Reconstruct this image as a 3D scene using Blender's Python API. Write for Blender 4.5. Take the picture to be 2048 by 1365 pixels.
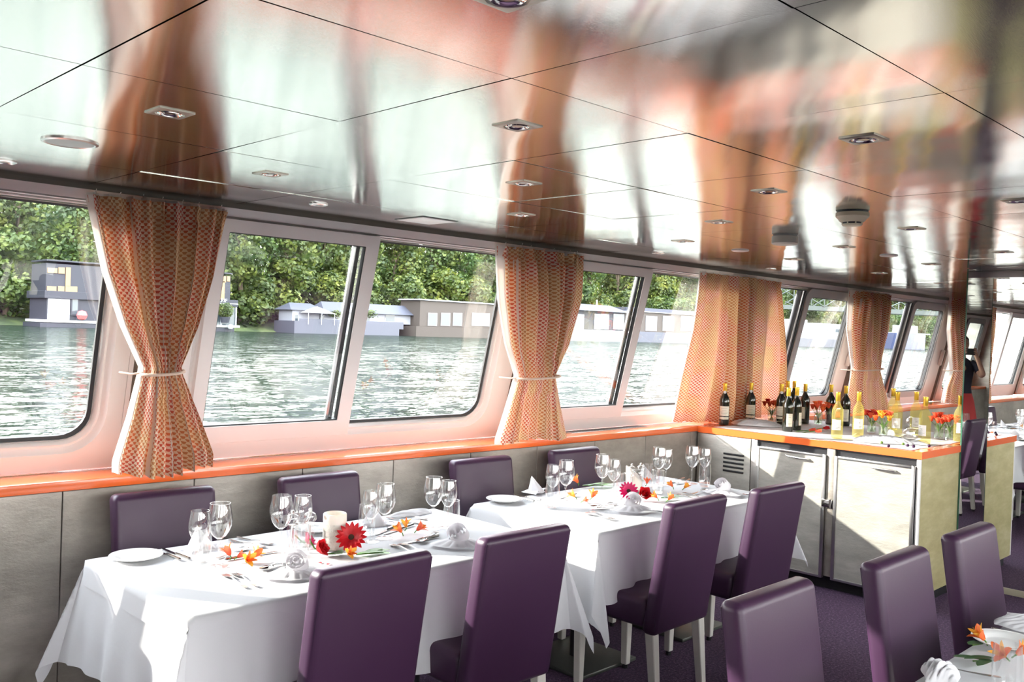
import bpy, bmesh, math, random
from mathutils import Vector, Matrix
random.seed(7)
R = math.radians
sc = bpy.context.scene
for o in list(bpy.data.objects): bpy.data.objects.remove(o)
COL = sc.collection

# ---------------------------------------------------------------- camera
F = 1800.786
M3 = Matrix(((0.712, -0.017, -0.702), (-0.701, 0.033, -0.712), (0.035, 0.999, 0.012)))
def _orth():
    cx, cy = 1024, 682.5
    d1 = Vector((2850-cx, -(725-cy), -F)).normalized()
    d2 = Vector((-750-cx, -(600-cy), -F)); d2 = (d2 - d1*d1.dot(d2)).normalized()
    d3 = d1.cross(d2)
    return Matrix((d1, d2, d3))
M3 = _orth()
CAM = Vector((0, 0, 1.628))
cd = bpy.data.cameras.new('camera'); cam = bpy.data.objects.new('camera', cd); COL.objects.link(cam)
cam.matrix_world = Matrix.Translation(CAM) @ M3.to_4x4()
cd.sensor_width = 36; cd.sensor_fit = 'HORIZONTAL'; cd.lens = F*36/2048
cd.clip_start = .02; cd.clip_end = 2000
sc.camera = cam
# ---------------------------------------------------------------- light
SUN = Vector((-.75, 1, .512)).normalized()
sd = bpy.data.lights.new('sun', 'SUN'); so = bpy.data.objects.new('sun', sd); COL.objects.link(so)
sd.energy = 7.0; sd.angle = R(.6); sd.color = (1, .95, .86)
so.rotation_euler = SUN.to_track_quat('Z', 'Y').to_euler()
so.location = (-6, 12, 8)
w = bpy.data.worlds.new('sky'); sc.world = w; w.use_nodes = True
nt = w.node_tree; nt.nodes.clear()
out = nt.nodes.new('ShaderNodeOutputWorld'); bg = nt.nodes.new('ShaderNodeBackground')
geo = nt.nodes.new('ShaderNodeNewGeometry'); sep = nt.nodes.new('ShaderNodeSeparateXYZ')
mr = nt.nodes.new('ShaderNodeMapRange'); ramp = nt.nodes.new('ShaderNodeValToRGB')
tc = nt.nodes.new('ShaderNodeTexCoord')
nt.links.new(tc.outputs['Generated'], sep.inputs[0]); nt.links.new(sep.outputs['Z'], ramp.inputs[0])
ramp.color_ramp.elements[0].position = 0.0; ramp.color_ramp.elements[0].color = (1.0, .98, .94, 1)
ramp.color_ramp.elements[1].position = .75; ramp.color_ramp.elements[1].color = (.84, .91, 1.0, 1)
nt.links.new(ramp.outputs[0], bg.inputs[0]); bg.inputs[1].default_value = 6.5
nt.links.new(bg.outputs[0], out.inputs[0])
vs = sc.view_settings
vs.view_transform = 'Standard'; vs.look = 'None'; vs.gamma = 1; vs.use_curve_mapping = False
vs.exposure = 1.25
sc.cycles.max_bounces = 12; sc.cycles.transparent_max_bounces = 24
sc.cycles.diffuse_bounces = 5; sc.cycles.glossy_bounces = 6
sc.cycles.caustics_reflective = False; sc.cycles.caustics_refractive = False
sc.cycles.sample_clamp_indirect = 6
sc.cycles.use_denoising = True

# ---------------------------------------------------------------- helpers
def ray(u, v): return M3 @ Vector((u-1024, -(v-682.5), -F))
def at(u, v, ax, val):
    r = ray(u, v); t = (val-CAM[ax])/r[ax]; return CAM + r*t
def tag(o, label=None, cat=None, group=None, kind=None):
    if label: o['label'] = label
    if cat: o['category'] = cat
    if group: o['group'] = group
    if kind: o['kind'] = kind
    return o
def empty(name, loc=(0, 0, 0), rz=0, label=None, cat=None, group=None, kind=None):
    o = bpy.data.objects.new(name, None); COL.objects.link(o)
    o.empty_display_size = .05
    o.location = loc; o.rotation_euler = (0, 0, rz)
    return tag(o, label, cat, group, kind)
def copy_tree(o, parent=None):
    c = o.copy(); COL.objects.link(c)
    if parent: c.parent = parent
    for ch in list(o.children): copy_tree(ch, c)
    return c
class MB:
    def __init__(s): s.bm = bmesh.new(); s.uv = None
    def box(s, c, d, r=0, seg=2, shear=None, mat=None):
        g = bmesh.ops.create_cube(s.bm, size=1)
        vs_ = g['verts']
        for v in vs_: v.co = Vector((v.co.x*d[0], v.co.y*d[1], v.co.z*d[2]))
        if r > 0:
            es = list({e for v in vs_ for e in v.link_edges})
            b = bmesh.ops.bevel(s.bm, geom=es, offset=r, segments=seg, profile=.5, affect='EDGES')
            vs_ = list(set(b['verts']) | {v for v in vs_ if v.is_valid})
            seen = set(); st = list(vs_)
            while st:
                v = st.pop()
                if v in seen: continue
                seen.add(v)
                for e in v.link_edges: st.append(e.other_vert(v))
            vs_ = list(seen)
        for v in vs_:
            p = v.co.copy()
            if mat: p = mat @ p
            p = p + Vector(c)
            if shear: p = shear(p)
            v.co = p
        return s
    def b6(s, x0, x1, y0, y1, z0, z1, r=0, seg=2, shear=None):
        return s.box(((x0+x1)/2, (y0+y1)/2, (z0+z1)/2), (x1-x0, y1-y0, z1-z0), r, seg, shear)
    def quad(s, *ps):
        vs_ = [s.bm.verts.new(p) for p in ps]; s.bm.faces.new(vs_); return s
    def lathe(s, prof, n=20, c=(0, 0, 0), mat=None, closed=False):
        rings = []
        for (r, z) in prof:
            if r < 1e-5:
                p = Vector((0, 0, z)); p = (mat @ p if mat else p)+Vector(c)
                rings.append([s.bm.verts.new(p)])
            else:
                ring = []
                for i in range(n):
                    a = 2*math.pi*i/n; p = Vector((r*math.cos(a), r*math.sin(a), z))
                    p = (mat @ p if mat else p)+Vector(c); ring.append(s.bm.verts.new(p))
                rings.append(ring)
        for a, b in zip(rings, rings[1:]):
            for i in range(n):
                j = (i+1) % n
                if len(a) == 1 and len(b) == 1: continue
                if len(a) == 1: s.bm.faces.new((a[0], b[j], b[i]))
                elif len(b) == 1: s.bm.faces.new((a[i], a[j], b[0]))
                else: s.bm.faces.new((a[i], a[j], b[j], b[i]))
        return s
    def tube(s, pts, r, n=8, cap=True):
        pts = [Vector(p) for p in pts]; rings = []
        rr = r if isinstance(r, (list, tuple)) else [r]*len(pts)
        up = Vector((0, 0, 1))
        for i, p in enumerate(pts):
            t = (pts[min(i+1, len(pts)-1)] - pts[max(i-1, 0)]).normalized()
            a = t.cross(up)
            if a.length < 1e-3: a = t.cross(Vector((1, 0, 0)))
            a.normalize(); b = t.cross(a)
            rings.append([s.bm.verts.new(p + (a*math.cos(2*math.pi*k/n)+b*math.sin(2*math.pi*k/n))*rr[i]) for k in range(n)])
        for A, B in zip(rings, rings[1:]):
            for k in range(n): s.bm.faces.new((A[k], A[(k+1) % n], B[(k+1) % n], B[k]))
        if cap:
            s.bm.faces.new(rings[0][::-1]); s.bm.faces.new(rings[-1])
        return s
    def grid(s, nu, nv, f, uvf=None):
        g = [[s.bm.verts.new(f(i/nu, j/nv)) for j in range(nv+1)] for i in range(nu+1)]
        if uvf and s.uv is None: s.uv = s.bm.loops.layers.uv.new('UVMap')
        for i in range(nu):
            for j in range(nv):
                fc = s.bm.faces.new((g[i][j], g[i+1][j], g[i+1][j+1], g[i][j+1]))
                if uvf:
                    for l, (a, b) in zip(fc.loops, ((i, j), (i+1, j), (i+1, j+1), (i, j+1))):
                        l[s.uv].uv = uvf(a/nu, b/nv)
        return s
    def prism(s, outline, d, mat=None, c=(0, 0, 0)):
        """outline: 2D pts in XZ-plane, extruded along y by d"""
        lo = []; hi = []
        for (x, z) in outline:
            p = Vector((x, 0, z)); q = Vector((x, d, z))
            if mat: p = mat @ p; q = mat @ q
            lo.append(s.bm.verts.new(p+Vector(c))); hi.append(s.bm.verts.new(q+Vector(c)))
        s.bm.faces.new(lo); s.bm.faces.new(hi[::-1])
        n = len(lo)
        for i in range(n): s.bm.faces.new((lo[i], hi[i], hi[(i+1) % n], lo[(i+1) % n]))
        return s
    def build(s, name, m, parent=None, smooth=True, ang=35, fix=True):
        if fix: bmesh.ops.recalc_face_normals(s.bm, faces=s.bm.faces)
        me = bpy.data.meshes.new(name); s.bm.to_mesh(me); s.bm.free()
        o = bpy.data.objects.new(name, me); COL.objects.link(o)
        if m: me.materials.append(m)
        if smooth:
            for p in me.polygons: p.use_smooth = True
            try: me.set_sharp_from_angle(angle=R(ang))
            except Exception: pass
        if parent: o.parent = parent
        return o

# ---------------------------------------------------------------- materials
def mat(name, color=(.5, .5, .5), rough=.5, metal=0, **k):
    m = bpy.data.materials.new(name); m.use_nodes = True
    b = m.node_tree.nodes['Principled BSDF']
    b.inputs['Base Color'].default_value = (*color, 1); b.inputs['Roughness'].default_value = rough
    b.inputs['Metallic'].default_value = metal
    for kk, v in k.items(): b.inputs[kk.replace('_', ' ')].default_value = v
    return m
def N(m, t, **k):
    n = m.node_tree.nodes.new(t)
    for kk, v in k.items(): setattr(n, kk, v)
    return n
def link(m, a, b): m.node_tree.links.new(a, b)
def P(m): return m.node_tree.nodes['Principled BSDF']
def noise(m, scale, detail=4, rough=.5, vec=None, stretch=None, coord='Object'):
    n = N(m, 'ShaderNodeTexNoise'); n.inputs['Scale'].default_value = scale
    n.inputs['Detail'].default_value = detail; n.inputs['Roughness'].default_value = rough
    t = N(m, 'ShaderNodeTexCoord'); mp = N(m, 'ShaderNodeMapping')
    if stretch: mp.inputs['Scale'].default_value = stretch
    link(m, t.outputs[coord], mp.inputs[0]); link(m, mp.outputs[0], n.inputs['Vector'])
    return n
def ramp_(m, src, stops):
    r = N(m, 'ShaderNodeValToRGB'); cr = r.color_ramp
    while len(cr.elements) < len(stops): cr.elements.new(.5)
    for e, (p, c) in zip(cr.elements, stops): e.position = p; e.color = (*c, 1)
    link(m, src, r.inputs[0]); return r
def bump(m, src, strength=.2, dist=.01, base=None):
    b = N(m, 'ShaderNodeBump'); b.inputs['Strength'].default_value = strength; b.inputs['Distance'].default_value = dist
    link(m, src, b.inputs['Height'])
    if base: link(m, base.outputs[0], b.inputs['Normal'])
    link(m, b.outputs[0], P(m).inputs['Normal']); return b
def mottled(name, c1, c2, c3, scale=3, stretch=(1, 1, 1), rough=.45, metal=.0, bs=.3, **k):
    m = mat(name, c1, rough, metal, **k)
    n = noise(m, scale, 8, .62, stretch=stretch)
    r = ramp_(m, n.outputs['Fac'], [(.3, c1), (.52, c2), (.7, c3)])
    link(m, r.outputs[0], P(m).inputs['Base Color'])
    n2 = noise(m, scale*5, 6, .7, stretch=stretch)
    bump(m, n2.outputs['Fac'], bs, .006)
    return m

MT = {}
# brushed, slightly wavy steel of the ceiling panels
m = MT['ceiling'] = mat('brushed_steel_panel', (.72, .71, .685), .05, 1.0)
n1 = noise(m, 1.9, 1, .4, stretch=(1.5, .6, 1)); b1 = bump(m, n1.outputs['Fac'], .20, .018)
n2 = noise(m, 90, 3, .6, stretch=(1, 14, 1)); b2 = bump(m, n2.outputs['Fac'], .05, .0012, b1)
r = N(m, 'ShaderNodeMapRange'); n3 = noise(m, 5, 5, .6)
link(m, n3.outputs['Fac'], r.inputs[0]); r.inputs[3].default_value = .045; r.inputs[4].default_value = .10
link(m, r.outputs[0], P(m).inputs['Roughness'])
MT['steel'] = mat('polished_steel', (.75, .74, .72), .12, 1)
MT['gap'] = mat('brown_shadow_seal', (.06, .05, .035), .5)
MT['alu'] = mat('aluminium', (.62, .62, .62), .28, 1)
MT['darkmetal'] = mat('dark_metal', (.05, .05, .055), .35, .6)
MT['black'] = mat('black_rubber', (.012, .012, .014), .5)
MT['white'] = mat('white_frame', (.80, .77, .76), .32)
MT['greyframe'] = mat('grey_frame', (.42, .41, .41), .35)
MT['wall'] = mottled('slate_foil_panel', (.25, .225, .195), (.38, .345, .30), (.50, .46, .405), 2.2, (1, 1, 2.2), .34, .25, .45)
MT['goldwall'] = mottled('gold_foil_panel', (.42, .36, .17), (.52, .46, .24), (.62, .56, .34), 4, (1, 1, 3), .4, .2, .25)
MT['door'] = mottled('pale_foil_door', (.32, .305, .27), (.43, .41, .365), (.54, .52, .47), 3.4, (1, 1, 3), .36, .15, .35)
MT['orange'] = mat('orange_laminate', (.86, .16, .035), .22, 0, Coat_Weight=.4, Coat_Roughness=.08)
MT['mirror'] = mat('mirror_silver', (.86, .88, .86), .0, 1)
MT['greenglass'] = mat('glass_edge', (.05, .16, .10), .1)
MT['cream'] = mat('cream_skirting', (.66, .60, .45), .4)
m = MT['mesh'] = mat('brown_mesh', (.14, .105, .08), .7)
n = noise(m, 260, 1); bump(m, n.outputs['Fac'], .8, .004)
m = MT['carpet'] = mat('purple_carpet', (.10, .05, .13), .95)
n = noise(m, 75, 3, .85); r = ramp_(m, n.outputs['Fac'], [(.35, (.030, .013, .036)), (.55, (.085, .042, .095)), (.72, (.25, .16, .25))])
link(m, r.outputs[0], P(m).inputs['Base Color']); bump(m, n.outputs['Fac'], .7, .006)
m = MT['leather'] = mat('purple_leather', (.046, .016, .047), .42, 0, Specular_IOR_Level=.5)
n = noise(m, 220, 2); bump(m, n.outputs['Fac'], .12, .001)
MT['piping'] = mat('dark_piping', (.03, .012, .035), .4)
MT['legwhite'] = mat('white_painted_wood', (.74, .71, .64), .38)
MT['porcelain'] = mat('white_porcelain', (.86, .86, .84), .12)
def cloth_mat(name, col, tr=.25):
    m = bpy.data.materials.new(name); m.use_nodes = True; nt = m.node_tree
    b = P(m); b.inputs['Base Color'].default_value = (*col, 1); b.inputs['Roughness'].default_value = .85
    t = N(m, 'ShaderNodeBsdfTranslucent'); t.inputs[0].default_value = (*col, 1)
    mx = N(m, 'ShaderNodeMixShader'); mx.inputs[0].default_value = tr
    link(m, b.outputs[0], mx.inputs[1]); link(m, t.outputs[0], mx.inputs[2])
    link(m, mx.outputs[0], nt.nodes['Material Output'].inputs[0])
    return m
m = MT['cloth'] = cloth_mat('white_linen', (.82, .82, .84), .18)
n = noise(m, 9, 4, .5); bump(m, n.outputs['Fac'], .25, .012)
MT['napkin'] = cloth_mat('napkin_cotton', (.84, .82, .84), .12)
MT['lining'] = cloth_mat('curtain_lining', (.84, .82, .78), .40)
# woven curtain pattern : staggered trapezoids
m = MT['curtain'] = cloth_mat('woven_curtain', (.6, .35, .2), .22)
uvn = N(m, 'ShaderNodeUVMap'); sp = N(m, 'ShaderNodeSeparateXYZ'); link(m, uvn.outputs[0], sp.inputs[0])
def mth(op, a, b=None, c=None):
    n = N(m, 'ShaderNodeMath', operation=op)
    for i, x in enumerate((a, b, c)):
        if x is None: continue
        if isinstance(x, (int, float)): n.inputs[i].default_value = x
        else: link(m, x, n.inputs[i])
    return n.outputs[0]
vv = mth('MULTIPLY', sp.outputs['Y'], 1/.0112); row = mth('FLOOR', vv); fv = mth('FRACT', vv)
uu = mth('MULTIPLY', sp.outputs['X'], 1/.025)
al = mth('FRACT', mth('ADD', uu, mth('MULTIPLY', row, .5)))
d_ = mth('ABSOLUTE', mth('SUBTRACT', al, .5))
inside = mth('LESS_THAN', d_, mth('ADD', .13, mth('MULTIPLY', fv, .19)))
nz = noise(m, 5, 2, .5, coord='UV'); big = mth('GREATER_THAN', mth('FRACT', mth('MULTIPLY', row, .2501)), .9)
cr = ramp_(m, nz.outputs['Fac'], [(.38, (.60, .11, .07)), (.50, (.62, .17, .06)), (.60, (.56, .25, .10))])
cb = ramp_(m, nz.outputs['Fac'], [(.38, (.84, .68, .55)), (.50, (.78, .59, .41)), (.62, (.80, .62, .38))])
mxc = N(m, 'ShaderNodeMix', data_type='RGBA'); link(m, inside, mxc.inputs[0])
link(m, cb.outputs[0], mxc.inputs[6]); link(m, cr.outputs[0], mxc.inputs[7])
link(m, mxc.outputs[2], P(m).inputs['Base Color'])
for nn in m.node_tree.nodes:
    if nn.type == 'BSDF_TRANSLUCENT': link(m, mxc.outputs[2], nn.inputs[0])
bump(m, inside, .3, .002)
MT['rope'] = mat('tieback_rope', (.66, .50, .40), .8)
def thin_glass(name, tint=(1, 1, 1), ior=1.5, gain=1.0, rough=0.0):
    m = bpy.data.materials.new(name); m.use_nodes = True; nt = m.node_tree
    nt.nodes.remove(P(m))
    tr = N(m, 'ShaderNodeBsdfTransparent'); tr.inputs[0].default_value = (*tint, 1)
    gl = N(m, 'ShaderNodeBsdfGlossy'); gl.inputs['Roughness'].default_value = rough; gl.inputs[0].default_value = (1, 1, 1, 1)
    lw = N(m, 'ShaderNodeLayerWeight'); lw.inputs[0].default_value = .5
    pw = N(m, 'ShaderNodeMath', operation='POWER'); link(m, lw.outputs['Facing'], pw.inputs[0]); pw.inputs[1].default_value = 5
    f0 = ((ior-1)/(ior+1))**2*gain*1.6
    mu = N(m, 'ShaderNodeMath', operation='MULTIPLY_ADD'); link(m, pw.outputs[0], mu.inputs[0]); mu.inputs[1].default_value = .9-f0; mu.inputs[2].default_value = f0; mu.use_clamp = True
    mx = N(m, 'ShaderNodeMixShader'); link(m, mu.outputs[0], mx.inputs[0])
    link(m, tr.outputs[0], mx.inputs[1]); link(m, gl.outputs[0], mx.inputs[2])
    link(m, mx.outputs[0], nt.nodes['Material Output'].inputs[0])
    return m
MT['pane'] = thin_glass('window_glass', (.97, .98, .975), 1.5, 1.25)
MT['crystal'] = thin_glass('drinking_glass', (.97, .975, .975), 1.5, 1.5)

# ---------------------------------------------------------------- structure
ZC = 2.14          # ceiling height
YW = 3.735         # panelled wall below the sill
YC = 1.45          # centre line of the boat
XB, XF = -3.0, 13.4
def struct(o, kind='structure'): o['kind'] = kind; return o
struct(MB().b6(XB-.1, XF+.1, -1.45, 4.3, -.08, 0).build('floor', MT['carpet'], smooth=False))
# ceiling: loose metal panels with open joints under a dark deck
mb = MB()
gx = [.655-.62*8+.62*k for k in range(40)]
gy = [.70+.62*k for k in range(-3, 5)]
gy = [y for y in gy if -.8 < y < 3.6]
ys = [-.82]+gy+[3.69]
rnd = random.Random(3)
for i in range(len(gx)-1):
    if gx[i] < XB-.3 or gx[i+1] > XF+.3: continue
    for j in range(len(ys)-1):
        x0, x1, y0, y1 = gx[i]+.0018, gx[i+1]-.0018, ys[j]+.0018, ys[j+1]-.0018
        tx, ty = rnd.uniform(-.0016, .0016), rnd.uniform(-.0016, .0016)
        bow = rnd.uniform(.0002, .0011)
        def f(a, b): 
            z = ZC + tx*(a-.5)*1 + ty*(b-.5)*1 - bow*math.sin(math.pi*a)*math.sin(math.pi*b)
            return (x0+(x1-x0)*a, y0+(y1-y0)*b, z)
        mb.grid(8, 8, f)
        for (pa, pb) in (((0, 0), (1, 0)), ((1, 0), (1, 1)), ((1, 1), (0, 1)), ((0, 1), (0, 0))):
            A = Vector(f(*pa)); B = Vector(f(*pb)); U = Vector((0, 0, .02))
            mb.quad(A, B, B+U, A+U)
struct(mb.build('ceiling', MT['ceiling'], ang=60))
struct(MB().b6(XB-.1, XF+.1, -1.15, 4.05, ZC+.03, ZC+.09).build('ceiling_deck', MT['black'], smooth=False))

TH = math.atan(.235)
def z2s(z): return (z-1.0)/math.cos(TH)
# frames of the five bays in view (and beyond): outer L/R, glass L/R, mullion L/R, kind of sash side
BAYS = [(-2.93, -.74, -2.78, -.90, -1.97, -1.90, 'L'),
        (-.60, 1.53, -.44, 1.40, .40, .47, 'L'),
        (1.68, 3.82, 1.86, 3.625, 2.625, 2.70, 'L'),
        (3.97, 6.12, 4.13, 5.96, 4.91, 4.98, 'L'),
        (6.27, 8.34, 6.42, 8.065, 7.07, 7.26, 'R'),
        (8.50, 10.66, 8.66, 10.32, 9.35, 9.54, 'R'),
        (10.80, 13.0, 10.95, 12.8, 11.6, 11.8, 'R')]
S0, S1 = z2s(1.115), z2s(2.055)      # glass bottom / top
def rrect(x0, x1, z0, z1, r, n=6):
    pts = []
    for cx, cz, a0 in ((x1-r, z0+r, -90), (x1-r, z1-r, 0), (x0+r, z1-r, 90), (x0+r, z0+r, 180)):
        for k in range(n+1):
            a = R(a0+90*k/n); pts.append((cx+r*math.cos(a), cz+r*math.sin(a)))
    return pts
def ring_loft(mb, loops):
    """loops : list of (outline2d, y). builds a lofted ring band between consecutive loops"""
    vl = [[mb.bm.verts.new((x, y, z)) for (x, z) in o] for (o, y) in loops]
    n = len(vl[0])
    for A, B in zip(vl, vl[1:]):
        for i in range(n): mb.bm.faces.new((A[i], A[(i+1) % n], B[(i+1) % n], B[i]))
    return mb
def window(idx, bay, side):
    ox0, ox1, gx0, gx1, m0, m1, kind = bay
    e = empty('window_%d' % idx, kind='structure')
    if side == 'port': e.location = (0, 3.98, 1.0); e.rotation_euler = (TH, 0, 0)
    else: e.location = (0, 2*YC-3.98, 1.0); e.rotation_euler = (TH, 0, math.pi); 
    sg = 1 if side == 'port' else -1
    if sg < 0:
        ox0, ox1, gx0, gx1, m0, m1 = -ox1, -ox0, -gx1, -gx0, -m1, -m0
        kind = 'R' if kind == 'L' else 'L'
    rr = .11
    # moulded frame
    mb = MB()
    o0 = rrect(ox0, ox1, -.02, S1+.034, .012)
    o1 = rrect(gx0-.062, gx1+.062, S0-.062, S1+.030, rr+.055)
    o1b = rrect(gx0-.052, gx1+.052, S0-.052, S1+.026, rr+.045)
    o2 = rrect(gx0-.040, gx1+.040, S0-.040, S1+.022, rr+.035)
    o3 = rrect(gx0-.028, gx1+.028, S0-.028, S1+.016, rr+.025)
    o4 = rrect(gx0-.012, gx1+.012, S0-.012, S1+.008, rr+.012)
    ring_loft(mb, [(o0, .03), (o0, -.012), (o1, -.016), (o1b, -.004), (o2, .008), (o3, .0), (o4, .014), (o4, .03)])
    mb.build('frame', MT['white'], e, ang=50)
    # aluminium bead and black gasket
    mb = MB(); a = rrect(gx0-.012, gx1+.012, S0-.012, S1+.008, rr+.012); b = rrect(gx0-.006, gx1+.006, S0-.006, S1+.004, rr+.006)
    ring_loft(mb, [(a, .010), (b, .006), (b, .03)]); mb.build('bead', MT['alu'], e, ang=50)
    mb = MB(); b2 = rrect(gx0+.008, gx1-.008, S0+.008, S1-.006, rr)
    ring_loft(mb, [(b, .012), (b2, .016), (b2, .03)]); mb.build('gasket', MT['black'], e, ang=50)
    # panes
    mb = MB(); pts = rrect(gx0, gx1, S0, S1, rr)
    mb.bm.faces.new([mb.bm.verts.new((x, .022, z)) for x, z in pts]); mb.build('pane', MT['pane'], e, smooth=False)
    # sliding sash
    fw = .062
    if kind == 'L':
        sx0, sx1 = gx0-.03, m1
    else: sx0, sx1 = m0+.115, gx1+.02
    so0 = rrect(sx0, sx1, S0-.055, S1+.028, .006 if kind == 'L' else .07)
    if kind == 'L': so1 = rrect(sx0+fw, sx1-fw-.013, S0+.025, S1-.030, .006)
    else: so1 = rrect(sx0+.07, sx1-.035, S0+.01, S1-.045, .05)
    mb = MB(); ring_loft(mb, [(so0, .008), (so0, -.026), (so1, -.026), (so1, .008)])
    sash = mb.build('sash', MT['white'] if kind == 'L' else MT['greyframe'], e, ang=50)
    mb = MB(); si = rrect(*( (sx0+fw+.006, sx1-fw-.019, S0+.031, S1-.036, .004) if kind == 'L' else (sx0+.078, sx1-.043, S0+.018, S1-.053, .045)))
    ring_loft(mb, [(so1, -.020), (si, -.018), (si, .004)]); mb.build('gasket', MT['black'], sash, ang=50)
    mb = MB(); mb.bm.faces.new([mb.bm.verts.new((x, -.004, z)) for x, z in so1]); mb.build('pane', MT['pane'], sash, smooth=False)
    # meeting bars of the panes
    if kind == 'L':
        c = m0-.030
        MB().b6(c-.026, c-.006, .006, .020, S0, S1, .004).build('meeting_bar', MT['alu'], e)
        MB().b6(c-.004, c+.012, .002, .020, S0, S1, .003).build('meeting_seal', MT['black'], e)
    else:
        c = m0
        MB().b6(c-.005, c+.045, -.004, .020, S0, S1, .004).build('meeting_bar', MT['darkmetal'], e)
        MB().b6(c+.050, c+.078, -.012, .018, S0, S1, .004).build('meeting_bar', MT['alu'], e)
        MB().b6(c+.082, c+.112, -.018, .018, S0, S1, .004).build('meeting_seal', MT['black'], e)
        MB().b6(ox1-.085, ox1-.045, -.05, -.016, .42, .60, .008).build('handle', MT['white'], e)
    return e
def leanbox(name, x0, x1, s0, s1, y0, y1, m, side, rad=0):
    o = MB().b6(x0, x1, y0, y1, s0, s1, rad).build(name, m)
    if side == 'port': o.location = (0, 3.98, 1.0); o.rotation_euler = (TH, 0, 0)
    else: o.location = (0, 2*YC-3.98, 1.0); o.rotation_euler = (TH, 0, math.pi)
    return struct(o)
idx = 1
for side in ('port', 'starboard'):
    for b in BAYS:
        window(idx, b, side); idx += 1
    # woven dark strips on the pillars between the frames
    for A, B in zip(BAYS, BAYS[1:]):
        x0, x1 = A[1]+.004, B[0]-.004
        if side != 'port': x0, x1 = -x1, -x0
        leanbox('trim_pillar', x0, x1, -.02, S1+.036, .006, .03, MT['mesh'], side)
        leanbox('trim_pillar_bead', x0, x0+.022, -.02, S1+.034, -.006, .012, MT['white'], side, .004)
    for x0, x1 in ((XB-.1, BAYS[0][0]-.004), (BAYS[-1][1]+.004, XF+.1)):
        if side != 'port': x0, x1 = -x1, -x0
        leanbox('wall_end_pier', x0, x1, -.02, S1+.085, -.01, .03, MT['white'], side)
    a, b = (XB-.1, XF+.1) if side == 'port' else (-XF-.1, -XB+.1)
    leanbox('trim_header', a, b, S1+.036, S1+.15, -.016, .03, MT['white'], side, .003)
    leanbox('trim_gasket', a, b, S1+.077, S1+.15, -.034, -.017, MT['gap'], side)
# lower walls : panels with dark joints
def lower_wall(name, y, sgn):
    mb = MB(); seams = [1.24+.5402*k for k in range(-8, 24)]
    for a, b in zip(seams, seams[1:]):
        if b < XB or a > XF: continue
        y0, y1 = (y, y+.02) if sgn > 0 else (y-.02, y)
        mb.b6(a+.002, b-.002, y0, y1, .06, .932, .0015, 1)
    struct(mb.build(name, MT['wall'], smooth=False))
    y0, y1 = (y+.016, y+.30) if sgn > 0 else (y-.30, y-.016)
    struct(MB().b6(XB-.1, XF+.1, y0, y1, 0, .930).build(name+'_core', MT['black'], smooth=False))
lower_wall('wall_left', YW+.012, 1)
lower_wall('wall_right', 2*YC-YW-.012, -1)
for sgn, nm in ((1, 'trim_sill_left'), (-1, 'trim_sill_right')):
    y0, y1 = (YW, 4.02) if sgn > 0 else (2*YC-4.02, 2*YC-YW)
    struct(MB().b6(XB-.1, XF+.1, y0, y1, .935, .975, .003).build(nm, MT['orange']))
# end walls
struct(MB().b6(XB-.12, XB, -1.45, 4.3, 0, ZC+.03).build('wall_back', MT['door'], smooth=False))
struct(MB().b6(XF, XF+.12, -1.45, 4.3, 0, ZC+.03).build('wall_front', MT['wall'], smooth=False))

# mirrored screen at the end of the counter
XM = 6.53; YE = 2.125
e = empty('mirror_screen', (XM, YE, 0), label='full-height mirrored screen with green glass edges at the end of the drinks counter', cat='mirror')
def loc(o, e): 
    for v in o.data.vertices: v.co -= Vector(e.location)
    o.parent = e; return o
loc(MB().b6(XM+.004, XM+.06, 1.35, YE+.03, .04, ZC-.045).build('core', MT['darkmetal']), e)
loc(MB().b6(XM, XM+.004, 1.35, YE, .04, ZC-.045).build('mirror_face', MT['mirror'], smooth=False), e)
loc(MB().b6(6.285, XM, YE, YE+.004, .04, ZC-.002).build('mirror_face', MT['mirror'], smooth=False), e)
loc(MB().b6(6.282, 6.285, YE-.001, YE+.007, .04, ZC-.002).build('glass_edge', MT['greenglass'], smooth=False), e)
loc(MB().b6(6.285, XM+.004, YE+.004, YE+.007, .04, ZC-.002).build('core', MT['darkmetal'], smooth=False), e)
loc(MB().b6(XM-.012, XM+.06, 1.35, YE+.03, 0, .04, .002).build('skirting', MT['cream']), e)
loc(MB().b6(XM-.012, XM+.06, 1.35, YE+.03, ZC-.045, ZC-.002, .002).build('header', MT['white']), e)

# ---------------------------------------------------------------- drinks counter
XC = 5.63
e = empty('drinks_counter', (XC, 2.9, 0), label='long drinks cabinet with pale foil doors and yellow foil end, jutting from the window wall', cat='cabinet')
def cb(*a, name, m, r=0, par=e, sm=True): return loc(MB().b6(*a, r).build(name, m, smooth=sm), par) if par is e else None
U = .92
yv1, yst, yd1, ym1, ym2, yd2 = 3.579*U, 3.523*U, 3.523*U, 2.966*U, 2.91*U, 2.347*U
cb(XC+.02, 6.98, YE+.035, YW-.002, .09, .929, name='carcass', m=MT['darkmetal'], sm=False)
cb(XC+.05, 6.95, YE+.04, YW-.002, 0, .09, name='plinth', m=MT['black'], sm=False)
cb(XC+.002, XC+.02, yv1+.002, YW-.003, .09, .925, name='vent_panel', m=MT['door'], r=.001)
vent = MB()
for k in range(5):
    z = .800-.030*k
    vent.b6(XC-.003, XC+.004, 3.345, 3.510, z-.007, z+.007, .002)
loc(vent.build('vent_slots', MT['black']), e)
cb(XC+.004, XC+.02, yv1-.050, yv1-.002, .09, .925, name='hinge_strip', m=MT['alu'], r=.003)
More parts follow.
